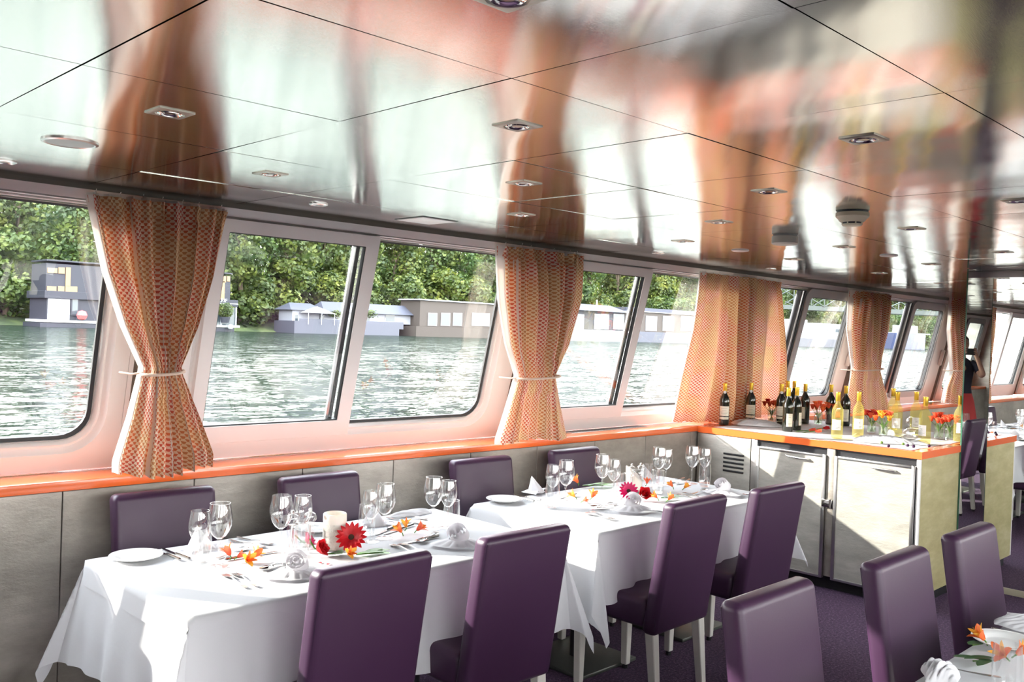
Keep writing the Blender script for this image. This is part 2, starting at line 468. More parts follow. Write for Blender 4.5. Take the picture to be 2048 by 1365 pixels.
for (y0, y1, nm) in ((ym1+.004, yd1-.002, 'door'), (yd2, ym2-.004, 'door')):
    fr = MB()
    zz0, zz1 = .075, .885
    fr.b6(XC-.014, XC+.018, y0, y0+.022, zz0, zz1, .003).b6(XC-.014, XC+.018, y1-.022, y1, zz0, zz1, .003)
    fr.b6(XC-.014, XC+.018, y0+.022, y1-.022, zz0, zz0+.018, .003).b6(XC-.014, XC+.018, y0+.022, y1-.022, zz1-.018, zz1, .003)
    d = loc(MB().b6(XC-.010, XC+.016, y0+.018, y1-.018, zz0+.014, zz1-.014).build('door', MT['door'], smooth=False), e)
    f_ = fr.build('door_frame', MT['alu']); f_.parent = d
    for v in f_.data.vertices: v.co -= Vector(e.location)
    # recessed bar handle
    yc = y0+.20; hp = []
    h = MB()
    h.tube([(XC-.012, yc-.085, .842), (XC-.030, yc-.080, .842), (XC-.034, yc-.02, .843), (XC-.030, yc+.06, .846), (XC-.011, yc+.09, .850)], [.004, .006, .0065, .005, .003], 8)
    h_ = h.build('handle', MT['alu']); h_.parent = d
    for v in h_.data.vertices: v.co -= Vector(e.location)
cb(XC+.001, XC+.02, ym2-.002, ym1+.002, .09, .925, name='post', m=MT['wall'], r=.002)
hg = MB(); hg.b6(XC-.02, XC+.004, ym2+.002, ym1+.02, .545, .595, .004); hg.tube([(XC-.02, ym2+.012, .54), (XC-.02, ym2+.012, .60)], .007)
loc(hg.build('hinge', MT['steel']), e)
cb(XC-.002, XC+.02, YE+.008, yd2-.004, .075, .925, name='corner_post', m=MT['white'], r=.002)
cb(XC+.02, 6.278, YE+.008, YE+.02, .075, .929, name='end_panel', m=MT['goldwall'], sm=False)
# worktop
t = MB()
def lpoly(mb, pts, z0, z1):
    lo = [mb.bm.verts.new((x, y, z0)) for x, y in pts]; hi = [mb.bm.verts.new((x, y, z1)) for x, y in pts]
    mb.bm.faces.new(lo[::-1]); mb.bm.faces.new(hi)
    for i in range(len(pts)): mb.bm.faces.new((lo[i], lo[(i+1) % len(pts)], hi[(i+1) % len(pts)], hi[i]))
lpoly(t, [(XC-.005, YE), (6.278, YE), (6.278, 2.16), (7.0, 2.16), (7.0, YW-.001), (XC-.005, YW-.001)], .930, .9745)
tag(t.build('counter_worktop', MT['orange']), 'orange-edged worktop running over the drinks cabinet', 'worktop')

# ---------------------------------------------------------------- curtains
def interp(tab, z):
    tab = sorted(tab)
    if z <= tab[0][0]: return tab[0][1]
    for (a, va), (b, vb) in zip(tab, tab[1:]):
        if z <= b:
            t = (z-a)/(b-a); t = t*t*(3-2*t) if False else t
            return va+(vb-va)*t
    return tab[-1][1]
def curtain(name, lpx, rpx, y0, label, fabric=1.75, nf=13, tie=None, seed=1, group='patterned curtains along the windows', zb=None, lean=0):
    rd = random.Random(seed)
    L = []; Rr = []
    for src, dst in ((lpx, L), (rpx, Rr)):
        for (u, v) in src:
            p = at(u, v, 1, y0); p = at(u, v, 1, y0+lean*max(0, min(1, (2.11-p.z)/1.13))); dst.append((p.z, p.x))
    ztop = max(L)[0]; zbot = .979 if zb is None else zb
    xc = (max(L)[1]+max(Rr)[1])/2
    e = empty(name, (xc, y0, zbot), label=label, cat='curtain', group=group)
    e.pop('group') if False else None
    ph = [math.pi+rd.uniform(-.9, .9) for _ in range(nf+3)]; am = [rd.choice((.35, .8, 1.1, 1.5))*rd.uniform(.8, 1.2) for _ in range(nf+3)]
    ph[0] = ph[1] = math.pi-.1; am[0] = am[1] = .8
    W0 = abs(max(Rr)[1]-max(L)[1])*fabric
    zt = tie if tie else None
    def fold(a, z):
        t = (a+(.022*math.sin(6.3*a*1.7+seed)-.022*math.sin(seed)+.010*math.sin(2.2*z+8*a)-.010*math.sin(2.2*z))*min(1, a*4))*nf; t = max(0, min(nf, t)); k = int(t); fr = t-k
        A = am[k]*(1-fr)+am[k+1]*fr
        g = math.sin(2*math.pi*t + ph[k]*(1-fr)+ph[k+1]*fr)
        return g*A, math.sin(4*math.pi*t+1.3)*.25*A
    def shape(off):
        def f(a, b):
            z = zbot+(ztop-zbot)*b
            xl, xr = interp(L, z), interp(Rr, z)
            w_ = xr-xl
            g, g2 = fold(a, z)
            ed = min(1, a/.05, (1-a)/.05); g *= ed; g2 *= ed; back = .024*(1-ed)**2
            amp = .033+.010*math.sin(3*b+seed)
            if zt:
                dz = abs(z-zt)
                amp *= .55+.75*min(1, dz/.35)
                if z < zt: amp *= .72
            if b > .94: amp *= .6
            cs = math.sin(math.pi*a)
            bulge = -.045*cs if zt else -.015*cs
            if zt: bulge *= 1.0 if abs(z-zt) < .1 else .6
            drift = .010*math.sin(5*z+9*a+seed)
            x = xl+w_*(a + .012*math.sin(2*math.pi*a*nf*.5+seed)) + g2*.012
            zz = z
            if b < .06: zz = z + .004*g*(1-b/.06) + (.012*math.sin(7*a+seed))*(1-b/.06)+.012*(1-b/.06)
            hdr = .010*math.sin(2*math.pi*a*nf*2.3)*max(0, (b-.96)/.04)
            return Vector((x-xc, g*amp+bulge+drift+off+hdr+back+lean*(1-b), zz-zbot))
        return f
    H = ztop-zbot
    MB().grid(nf*14, 60, shape(0), lambda a, b: (a*W0, b*H)).build('fabric', MT['curtain'], e, ang=180, fix=False)
    def lin(a, b):
        v = shape(.008)(a, b); cx_ = 0
        v.x += (-.006 if a < .5 else .003)*abs(2*a-1)**6
        return v
    MB().grid(nf*14, 60, lin).build('lining', MT['lining'], e, ang=180, fix=False)
    if zt:
        xl, xr = interp(L, zt)-xc, interp(Rr, zt)-xc; cx = (xl+xr)/2; rx = (xr-xl)/2+.004
        pts = []
        for k in range(33):
            a = 2*math.pi*k/32
            pts.append((cx+rx*math.cos(a), -.008+.058*math.sin(a), zt-zbot+.008*math.sin(a*1.0+1)))
        rope = MB().tube(pts, .0065, 8, cap=False)
        rope.tube([(xl, 0, zt-zbot), (xl-.03, .03, zt-zbot-.008), (xl-.05, .10, zt-zbot-.004)], .005, 6)
        rope.build('tieback_rope', MT['rope'], e)
    # gather tape with small hooks
    tp = MB().grid(60, 2, lambda a, b: shape(-.0)(a, 1)+Vector((0, .008, -.012+.022*b))).build('heading_tape', MT['lining'], e)
    for k in range(7):
        hk = MB(); p = shape(0)((k+.5)/7, 1); hk.tube([p+Vector((0, .006, -.01)), p+Vector((0, .010, .018)), p+Vector((0, .004, .026))], .0016, 5)
        hk.build('hook', MT['white'], e)
    return e
YCU = 3.655
c1 = curtain('curtain', [(175, 388), (207, 542), (245, 651), (286, 736), (262, 835), (232, 925)], [(463, 425), (436, 555), (400, 655), (360, 737), (400, 830), (431, 905)],
        YCU, 'red and tan woven curtain nearest the camera, tied at the waist with rope', nf=9, tie=1.405, seed=2)
curtain('curtain', [(1002, 492), (1008, 600), (1020, 690), (1036, 752), (1012, 835), (999, 878)], [(1168, 520), (1164, 600), (1142, 690), (1115, 753), (1130, 840), (1136, 872)],
        YCU, 'tied woven curtain above the second table, left of the wide open-hanging curtain', nf=9, tie=1.36, seed=5)
curtain('curtain', [(1403, 545), (1388, 660), (1364, 780), (1350, 850)], [(1568, 565), (1572, 660), (1573, 780), (1573, 850)],
        YCU, 'wide untied woven curtain hanging straight behind the dark wine bottles', fabric=1.5, nf=9, seed=8, lean=.15)
curtain('curtain', [(1706, 582), (1702, 660), (1708, 735), (1702, 780), (1698, 822)], [(1779, 588), (1775, 660), (1763, 739), (1775, 790), (1780, 825)],
        YCU, 'tied woven curtain above the pale wine bottles, right of the wide curtain', nf=9, tie=1.38, seed=11)
curtain('curtain', [(1902, 598), (1897, 660), (1907, 745), (1895, 775), (1888, 802)], [(1942, 603), (1941, 660), (1937, 745), (1946, 775), (1951, 800)],
        YCU, 'tied woven curtain farthest away, beside the mirrored screen', nf=12, tie=1.36, seed=14)
def ccopy(src, x, y, rz, label):
    c = copy_tree(src); c.location = (x, y, c.location.z); c.rotation_euler = (0, 0, rz); c['label'] = label
ccopy(c1, -.67, YCU, 0, 'tied woven curtain on the window pillar left of the picture')
for k, x in enumerate((-.67, 1.6, 3.9, 6.2)):
    ccopy(c1, x, 2*YC-YCU, math.pi, 'tied woven curtain on the opposite window wall, number %s bay from the back' % ('first', 'second', 'third', 'fourth')[k])
# ======================== OUTSIDE
ZW = .30
m = MT['water'] = mat('river_water', (.012, .030, .022), .04, 0, IOR=1.33)
wn = []
for sc_, st_, k_ in ((.8, (.55, 1.2, 1), .24), (3.4, (.6, 1.2, 1), .40), (11.0, (.7, 1.1, 1), .34)):
    n_ = noise(m, sc_, 3, .6, stretch=st_)
    s1 = N(m, 'ShaderNodeVectorMath', operation='SUBTRACT'); link(m, n_.outputs['Color'], s1.inputs[0]); s1.inputs[1].default_value = (.5, .5, .5)
    s2 = N(m, 'ShaderNodeVectorMath', operation='MULTIPLY'); link(m, s1.outputs[0], s2.inputs[0]); s2.inputs[1].default_value = (k_*2, k_*2, 0)
    wn.append(s2)
g_ = N(m, 'ShaderNodeVectorMath', operation='ADD'); link(m, wn[0].outputs[0], g_.inputs[0]); link(m, wn[1].outputs[0], g_.inputs[1])
g2 = N(m, 'ShaderNodeVectorMath', operation='ADD'); link(m, g_.outputs[0], g2.inputs[0]); link(m, wn[2].outputs[0], g2.inputs[1])
g3 = N(m, 'ShaderNodeVectorMath', operation='ADD'); link(m, g2.outputs[0], g3.inputs[0]); g3.inputs[1].default_value = (0, 0, 1)
g4 = N(m, 'ShaderNodeVectorMath', operation='NORMALIZE'); link(m, g3.outputs[0], g4.inputs[0])
nt_ = m.node_tree; nt_.nodes.remove(P(m))
wd = N(m, 'ShaderNodeBsdfDiffuse'); wd.inputs[0].default_value = (.016, .028, .020, 1); wg = N(m, 'ShaderNodeBsdfGlossy'); wg.inputs[0].default_value = (.52, .53, .515, 1); wg.inputs['Roughness'].default_value = .08
wf = N(m, 'ShaderNodeFresnel'); wf.inputs[0].default_value = 1.33; wm = N(m, 'ShaderNodeMixShader')
for q_ in (wd, wg, wf): link(m, g4.outputs[0], q_.inputs['Normal'])
link(m, wf.outputs[0], wm.inputs[0]); link(m, wd.outputs[0], wm.inputs[1]); link(m, wg.outputs[0], wm.inputs[2]); link(m, wm.outputs[0], nt_.nodes['Material Output'].inputs[0])
for nm, y0, y1 in (('river', 4.3, 116), ('river', -160, -1.5)):
    o = MB().quad((-260, y0, ZW), (520, y0, ZW), (520, y1, ZW), (-260, y1, ZW)).build(nm, MT['water'], smooth=False)
    tag(o, 'rippled river water outside the %s windows' % ('left' if y0 > 0 else 'right'), 'water', kind='stuff')
# hull outside
struct(MB().b6(XB-.3, XF+.3, 4.06, 4.36, .05, .93).build('wall_hull', MT['white'], smooth=False))
m = MT['grass'] = mat('bank_grass', (.06, .09, .03), .9)
n = noise(m, .4, 5); r = ramp_(m, n.outputs['Fac'], [(.35, (.03, .05, .02)), (.6, (.09, .12, .04))]); link(m, r.outputs[0], P(m).inputs['Base Color'])
def bank(a, b):
    x = -260+780*a
    return Vector((x, 109+40*b+2*math.sin(x*.09), ZW-.3+ (1.6*min(1, b*6)) + 2.5*b+.3*math.sin(x*.3)))
tag(MB().grid(160, 8, bank).build('river_bank', MT['grass']), 'low green bank under the trees across the river', 'bank', kind='stuff')
# foliage
m = MT['leaf'] = bpy.data.materials.new('leaf'); m.use_nodes = True
b = P(m); b.inputs['Roughness'].default_value = .55
oi = N(m, 'ShaderNodeObjectInfo'); nz = noise(m, .55, 4, .6)
r1 = ramp_(m, nz.outputs['Fac'], [(.32, (.017, .043, .014)), (.5, (.060, .098, .024)), (.66, (.16, .20, .045))])
r2 = ramp_(m, oi.outputs['Random'], [(0, (.75, 1.0, .85)), (.5, (1.0, .95, .8)), (1, (1.35, 1.15, .75))])
mx = N(m, 'ShaderNodeMix', data_type='RGBA', blend_type='MULTIPLY'); mx.inputs[0].default_value = 1
link(m, r1.outputs[0], mx.inputs[6]); link(m, r2.outputs[0], mx.inputs[7]); link(m, mx.outputs[2], b.inputs['Base Color'])
t = N(m, 'ShaderNodeBsdfTranslucent'); link(m, mx.outputs[2], t.inputs[0]); ms = N(m, 'ShaderNodeMixShader'); ms.inputs[0].default_value = .42
link(m, b.outputs[0], ms.inputs[1]); link(m, t.outputs[0], ms.inputs[2]); link(m, ms.outputs[0], m.node_tree.nodes['Material Output'].inputs[0])
MT['bark'] = mat('bark', (.09, .065, .045), .9)
def tree_proto(seed, H=19, W=5.2, n=7000):
    rd = random.Random(seed)
    t = empty('tree', label='bushy green tree in the dense row along the far river bank', cat='tree', group='trees along the far river bank')
    tr = MB(); tr.tube([(0, 0, -1), (.1, 0, H*.25), (.3*rd.uniform(-1, 1), .2, H*.55), (0, 0, H*.85)], [.42, .32, .2, .06], 8)
    blobs = []
    for k in range(26):
        z = H*rd.uniform(.10, .93); q = math.sin(math.pi*min(1, (z/H*.9+.12)))**.6
        a = rd.uniform(0, 6.28); rr_ = W*.62*q*rd.uniform(.35, 1.0)
        blobs.append((rr_*math.cos(a), rr_*math.sin(a), z, W*.42*(.55+.5*q)*rd.uniform(.7, 1.15)))
        if k < 9: tr.tube([(0, 0, z*.7), (rr_*.5*math.cos(a), rr_*.5*math.sin(a), z*.9), (rr_*math.cos(a), rr_*math.sin(a), z)], [.14, .09, .03], 5)
    tr.build('trunk', MT['bark'], t)
    me = bpy.data.meshes.new('foliage'); vs_, fs = [], []
    for i in range(n):
        bx, by, bz, br = rd.choice(blobs)
        d = Vector((rd.gauss(0, 1), rd.gauss(0, 1), rd.gauss(0, 1))).normalized(); rad = br*(rd.random()**.25)
        c = Vector((bx, by, bz)) + d*rad*Vector((1, 1, .8)).length/1.62
        s = rd.uniform(.16, .36)
        nn = (d+Vector((rd.gauss(0, .5), rd.gauss(0, .5), rd.gauss(0, .5)))).normalized()
        a = nn.orthogonal().normalized(); bb_ = nn.cross(a); th = rd.uniform(0, 6.28)
        a, bb_ = a*math.cos(th)+bb_*math.sin(th), bb_*math.cos(th)-a*math.sin(th)
        k = len(vs_)
        vs_ += [c+a*s, c+bb_*s*.7+nn*.05, c-a*s, c-bb_*s*.7]
        fs.append((k, k+1, k+2, k+3))
    me.from_pydata(vs_, [], fs); me.materials.append(MT['leaf'])
    o = bpy.data.objects.new('foliage', me); COL.objects.link(o); o.parent = t
    return t
protos = [tree_proto(s, H, W, nn) for s, H, W, nn in ((1, 19, 5.4, 7500), (2, 22, 6.0, 8500), (3, 17, 5.6, 7000), (4, 21, 4.6, 7000), (5, 9, 4.6, 5000))]
rd = random.Random(77); k = 0
x = -70.0
while x < 345:
    for row in range(3):
        pi = rd.randrange(4) if row else (4 if rd.random() < .75 else 2)
        p = protos[pi]
        yy = (113.5, 119.5, 127)[row]+rd.uniform(-1.2, 1.2)
        o = p if (pi not in [q for q in range(0)] and p.location.length < .01) else copy_tree(p)
        o.location = (x+rd.uniform(-1.5, 1.5)+row*2.4, yy, .9+row*.9); o.rotation_euler = (0, 0, rd.uniform(0, 6.28))
        s = rd.uniform(.85, 1.15)*(1.0 if row < 2 else 1.12); o.scale = (s*1.1, s*1.1, s)
        o['label'] = ('low leafy bush tree at the water edge across the river' if pi == 4 else
                      'bushy green tree in the dense row along the far river bank' if row < 2 else 'tall green tree standing behind the front row on the far bank')
        o['group'] = ('low trees at the far water edge' if pi == 4 else 'trees along the far river bank' if row < 2 else 'tall trees at the back of the far bank')
    x += 7.2
# ---- houseboats
MT['hbdark'] = mat('houseboat_dark_wall', (.016, .018, .028), .6)
MT['hbwhite'] = mat('houseboat_white_wall', (.27, .285, .32), .6)
MT['hbwood'] = mat('houseboat_wood', (.24, .15, .075), .6)
MT['hbroof'] = mat('houseboat_roof', (.045, .05, .07), .7)
MT['hbglass'] = mat('houseboat_window', (.05, .07, .08), .05, 0)
MT['hbgrey'] = mat('houseboat_hull', (.06, .065, .085), .6)
MT['hbbrown'] = mat('houseboat_brown_wall', (.050, .040, .033), .7)
MT['canvas'] = mat('white_canvas', (.32, .33, .35), .8)
MT['blue'] = mat('blue_hull', (.05, .07, .16), .5)
MT['buoy'] = mat('red_fender', (.75, .10, .10), .4)
MT['plant'] = MT['leaf']
def X(u, Y): return at(u, 650, 1, Y).x
def Z(u, v, Y): return at(u, v, 1, Y).z
def boat(name, u, Y, label, cat='houseboat'):
    return empty(name, (X(u, Y), Y, ZW), label=label, cat=cat)
def pb(e, name, m, x0, x1, y0, y1, z0, z1, r=.02):
    o = MB().b6(x0-e.location.x, x1-e.location.x, y0-e.location.y, y1-e.location.y, z0-ZW, z1-ZW, r, 1).build(name, MT[m], e)
    return o
def hull(e, x0, x1, y0, y1, z1, m='hbgrey', bow=1.5):
    pts = [(x0, y0+.4), (x0+bow*.6, y0), (x1-bow, y0), (x1, (y0+y1)/2), (x1-bow, y1), (x0+bow*.6, y1), (x0, y1-.4)]
    mb = MB(); lo = [mb.bm.verts.new((x-e.location.x, y-e.location.y, -.25)) for x, y in pts]; hi = [mb.bm.verts.new((x-e.location.x+(.25 if k == 3 else 0), y-e.location.y, z1-ZW)) for k, (x, y) in enumerate(pts)]
    mb.bm.faces.new(lo[::-1]); mb.bm.faces.new(hi); n = len(pts)
    for i in range(n): mb.bm.faces.new((lo[i], lo[(i+1) % n], hi[(i+1) % n], hi[i]))
    return mb.build('hull', MT[m], e)
def win(e, x0, x1, y, z0, z1, fm='canvas', t=.09):
    f = pb(e, 'window', fm, x0, x1, y-.06, y+.02, z0, z1, 0)
    g = MB().b6(x0+t-e.location.x, x1-t-e.location.x, y-.075-e.location.y, y-.05-e.location.y, z0+t-ZW, z1-t-ZW).build('pane', MT['hbglass'], f, smooth=False)
    return f
# two-storey houseboat
Y = 101.
e = boat('houseboat', 285, Y, 'dark two-storey houseboat with wood-framed upper floor and white lettering, behind the nearest curtain')
xa, xb = X(95, Y), X(478, Y); zt = lambda v, u=300: Z(u, v, Y)
hull(e, xa-.6, xb+.2, Y, Y+6.5, zt(652), 'hbdark', .8)
pb(e, 'deck_edge', 'canvas', xa-.3, xb+.1, Y-.05, Y+6.4, zt(651), zt(646))
pb(e, 'lower_floor', 'hbdark', xa, X(420, Y), Y+.5, Y+6, zt(646), zt(597))
pb(e, 'white_wall', 'hbwhite', X(97, Y), X(141, Y), Y+.3, Y+.52, zt(640, 120), zt(594, 120))
win(e, X(143, Y), X(160, Y), Y+.45, zt(632, 150), zt(596, 150), 'hbdark', .15)
pb(e, 'glazed_porch', 'hbglass', X(405, Y), X(472, Y), Y+.3, Y+5.6, zt(648), zt(608), 0)
for uu_ in (407, 444, 473): pb(e, 'porch_post', 'canvas', X(uu_, Y)-.09, X(uu_, Y)+.09, Y+.15, Y+.33, zt(648), zt(607))
pb(e, 'porch_fascia', 'canvas', X(400, Y), X(476, Y), Y+.1, Y+5.8, zt(608, 440), zt(606, 440))
pb(e, 'middle_roof', 'hbdark', xa-.3, X(476, Y), Y+.15, Y+6.1, zt(606), zt(592))
pb(e, 'upper_floor', 'hbdark', X(97, Y), X(468, Y), Y+1.2, Y+6, zt(594), zt(540))
for (u0, u1, v0, v1) in ((99, 119, 545, 535), (121, 134, 547, 534), (99, 118, 583, 572), (121, 134, 585, 572), (136, 160, 587, 572), (136, 146, 572, 534), (410, 458, 562, 549), (460, 466, 563, 552), (448, 456, 600, 562)):
    pb(e, 'wood_cladding', 'hbwood', X(u0, Y), X(u1, Y), Y+1.08, Y+1.22, zt(v0, u0), zt(v1, u0))
win(e, X(419, Y), X(446, Y), Y+1.15, zt(598, 430), zt(566, 430), 'hbdark', .12)
pb(e, 'roof_slab', 'hbdark', X(96, Y), X(470, Y), Y+1.0, Y+6.1, zt(536), zt(533))
pb(e, 'bench', 'canvas', X(410, Y), X(426, Y), Y-.1, Y+.4, zt(645), zt(634))
for (uu_, vv_, rr_) in ((419, 655, .35), (457, 654, .35)):
    MB().lathe([(0, -rr_), (rr_*.7, -rr_*.7), (rr_, 0), (rr_*.7, rr_*.7), (0, rr_)], 12, (X(uu_, Y)-e.location.x, -.5, zt(vv_, uu_)-ZW)).build('fender', MT['canvas'], e)
MB().lathe([(0, -.55), (.4, -.4), (.55, 0), (.4, .4), (0, .55)], 12, (X(160, Y)-e.location.x, -.5, zt(631, 160)-ZW)).build('fender', MT['buoy'], e)
fc = bpy.data.curves.new('sign_lettering', 'FONT'); fc.body = 'COCOA  FIRRIF'; fc.size = .62; fc.extrude = .02; fc.align_x = 'RIGHT'
fo = bpy.data.objects.new('sign_lettering', fc); COL.objects.link(fo); fo.parent = e
fme = bpy.data.meshes.new_from_object(fo); bpy.data.objects.remove(fo); fo = bpy.data.objects.new('sign_lettering', fme); COL.objects.link(fo); fo.parent = e
fo.location = (X(454, Y)-e.location.x, .12, zt(604.5, 440)-ZW); fo.rotation_euler = (math.pi/2, 0, 0); fme.materials.clear(); fme.materials.append(MT['canvas'])
# potted bush on its deck
pt = empty('potted_bush', (X(447, Y), Y-.35, zt(646, 447)), label='round potted green bush on the deck of the dark houseboat', cat='plant')
MB().lathe([(0, 0), (.45, 0), (.6, .7), (.5, .7), (.48, .6), (0, .6)], 14).build('pot', MT['hbdark'], pt)
rd = random.Random(5); mb = MB()
for i in range(700):
    d = Vector((rd.gauss(0, 1), rd.gauss(0, 1), rd.gauss(0, 1))).normalized()*.95*rd.random()**.3; c = d+Vector((0, 0, 1.5))
    a = Vector((rd.gauss(0, 1), rd.gauss(0, 1), rd.gauss(0, 1))).normalized()*.14; b_ = a.orthogonal().normalized()*.1
    mb.quad(c+a, c+b_, c-a, c-b_)
mb.build('foliage', MT['leaf'], pt, smooth=False, fix=False)
# long white houseboat with awning
Y = 104.
e = boat('houseboat', 730, Y, 'long low white houseboat with grey roof and white awning, seen through the sliding window')
xa, xb = X(592, Y), X(812, Y)
hull(e, xa, xb, Y, Y+6, Z(700, 646, Y), 'hbgrey', 1.2)
pb(e, 'railing', 'hbgrey', X(600, Y), X(808, Y), Y+.1, Y+.2, Z(700, 656, Y), Z(700, 641, Y))
pb(e, 'cabin', 'hbwhite', X(600, Y), X(655, Y), Y+2, Y+5.5, Z(620, 646, Y), Z(620, 620, Y))
def roof(e, x0, x1, y0, y1, z0, z1, m='hbroof', hip=.0):
    mb = MB(); ex = e.location; ym = (y0+y1)/2
    P_ = [(x0, y0, z0), (x1, y0, z0), (x1, y1, z0), (x0, y1, z0), (x0+hip, ym, z1), (x1-hip, ym, z1)]
    v = [mb.bm.verts.new((a-ex.x, b-ex.y, c-ZW)) for a, b, c in P_]
    for f in ((0, 1, 5, 4), (2, 3, 4, 5), (0, 4, 3), (1, 2, 5), (3, 2, 1, 0)): mb.bm.faces.new([v[i] for i in f])
    return mb.build('roof', MT[m], e, smooth=False)
roof(e, X(593, Y), X(662, Y), Y+1.5, Y+6, Z(620, 621, Y), Z(620, 606, Y), 'hbroof', 1.)
pb(e, 'cabin', 'hbwhite', X(664, Y), X(858, Y), Y+2, Y+5.5, Z(740, 647, Y), Z(740, 627, Y))
roof(e, X(657, Y), X(862, Y), Y+1.2, Y+6, Z(760, 628, Y), Z(760, 608, Y), 'hbroof', 1.)
for (u0, u1) in ((604, 612), (656, 664), (738, 756), (786, 806)): win(e, X(u0, Y), X(u1, Y), Y+1.98, Z(u0, 645, Y), Z(u0, 629, Y))
MB().lathe([(0, 0), (.5, 0), (.5, .06), (0, .06)], 16, mat=Matrix.Rotation(math.pi/2, 3, 'X').to_4x4().to_3x3(), c=(X(691, Y)-e.location.x, 1.95, Z(691, 631, Y)-ZW)).build('round_window', MT['hbglass'], e)
for uu_ in (682, 747):
    mb = MB(); rd = random.Random(uu_)
    for i in range(260):
        c = Vector((X(uu_, Y)-e.location.x+rd.gauss(0, .5), 1.2+rd.gauss(0, .3), Z(uu_, 628, Y)-ZW+rd.gauss(0, .22)))
        a = Vector((rd.gauss(0, 1), rd.gauss(0, 1), rd.gauss(0, 1))).normalized()*.18; b_ = a.orthogonal().normalized()*.12
        mb.quad(c+a, c+b_, c-a, c-b_)
    mb.build('climbing_plant', MT['leaf'], e, smooth=False, fix=False)
mb = MB(); x0, x1 = X(613, Y)-e.location.x, X(668, Y)-e.location.x; zb_, zt_ = Z(640, 627, Y)-ZW, Z(640, 613, Y)-ZW; xm = (x0+x1)/2
v = [mb.bm.verts.new(p) for p in ((x0, -.3, zb_), (x1, -.3, zb_), (x1, 2.2, zb_), (x0, 2.2, zb_), (xm, 1, zt_))]
for f in ((0, 1, 4), (1, 2, 4), (2, 3, 4), (3, 0, 4)): mb.bm.faces.new([v[i] for i in f])
mb.build('awning', MT['canvas'], e, smooth=False)
for q in (x0+.1, (x0+x1)/2, x1-.1): MB().tube([(q, -.25, Z(640, 650, Y)-ZW), (q, -.25, zb_)], .05, 6).build('awning_post', MT['canvas'], e)
# brown houseboat
Y = 103.
e = boat('houseboat', 910, Y, 'brown boxy houseboat with tall windows, right of the long white houseboat')
hull(e, X(836, Y), X(1010, Y), Y, Y+6, Z(900, 655, Y), 'hbbrown', 1)
pb(e, 'cabin', 'hbbrown', X(846, Y), X(1004, Y), Y+.8, Y+5.5, Z(900, 655, Y), Z(900, 604, Y))
pb(e, 'roof_edge', 'hbwhite', X(842, Y), X(1008, Y), Y+.5, Y+5.7, Z(900, 604, Y), Z(900, 601.5, Y))
for (u0, u1) in ((862, 880), (888, 906), (912, 930), (950, 985)): win(e, X(u0, Y), X(u1, Y), Y+.75, Z(u0, 652, Y), Z(u0, 626, Y))
# grey houseboats with white window frames
Y = 102.
e = boat('houseboat', 1215, Y, 'slate-coloured houseboat with white framed doors on a white deck, above the second curtain')
hull(e, X(1100, Y), X(1262, Y), Y-1, Y+6, Z(1200, 664, Y), 'canvas', 2.5)
pb(e, 'deck', 'canvas', X(1105, Y), X(1258, Y), Y-.8, Y+5.8, Z(1200, 664, Y), Z(1200, 661, Y))
pb(e, 'cabin', 'hbdark', X(1120, Y), X(1254, Y), Y+.6, Y+5.5, Z(1200, 661, Y), Z(1200, 622, Y))
roof(e, X(1110, Y), X(1258, Y), Y-.2, Y+6, Z(1200, 623, Y), Z(1200, 609, Y), 'hbroof', 2)
for (u0, u1) in ((1128, 1142), (1150, 1172), (1193, 1206), (1206, 1222), (1231, 1252)): win(e, X(u0, Y), X(u1, Y), Y+.55, Z(u0, 659, Y), Z(u0, 628, Y), 'canvas', .16)
MB().tube([(X(1218, Y)-e.location.x, 3, Z(1218, 618, Y)-ZW), (X(1218, Y)-e.location.x, 3, Z(1218, 600, Y)-ZW)], .15, 8).build('chimney', MT['canvas'], e)
e = boat('houseboat', 1340, Y, 'flat-roofed brown-grey houseboat right of the sliding window bar of the third window')
hull(e, X(1270, Y), X(1410, Y), Y-.5, Y+6, Z(1340, 666, Y), 'hbgrey', 2)
pb(e, 'cabin', 'hbbrown', X(1272, Y), X(1404, Y), Y+.6, Y+5.5, Z(1340, 666, Y), Z(1340, 628, Y))
pb(e, 'roof_edge', 'canvas', X(1270, Y), X(1406, Y), Y+.3, Y+5.7, Z(1340, 628, Y), Z(1340, 626.5, Y))
pb(e, 'upper_roof', 'hbroof', X(1272, Y), X(1400, Y), Y+1.5, Y+5.2, Z(1340, 626.5, Y), Z(1340, 619, Y))
for (u0, u1) in ((1296, 1318), (1330, 1352), (1366, 1390)): win(e, X(u0, Y), X(u1, Y), Y+.55, Z(u0, 662, Y), Z(u0, 632, Y), 'canvas', .2)
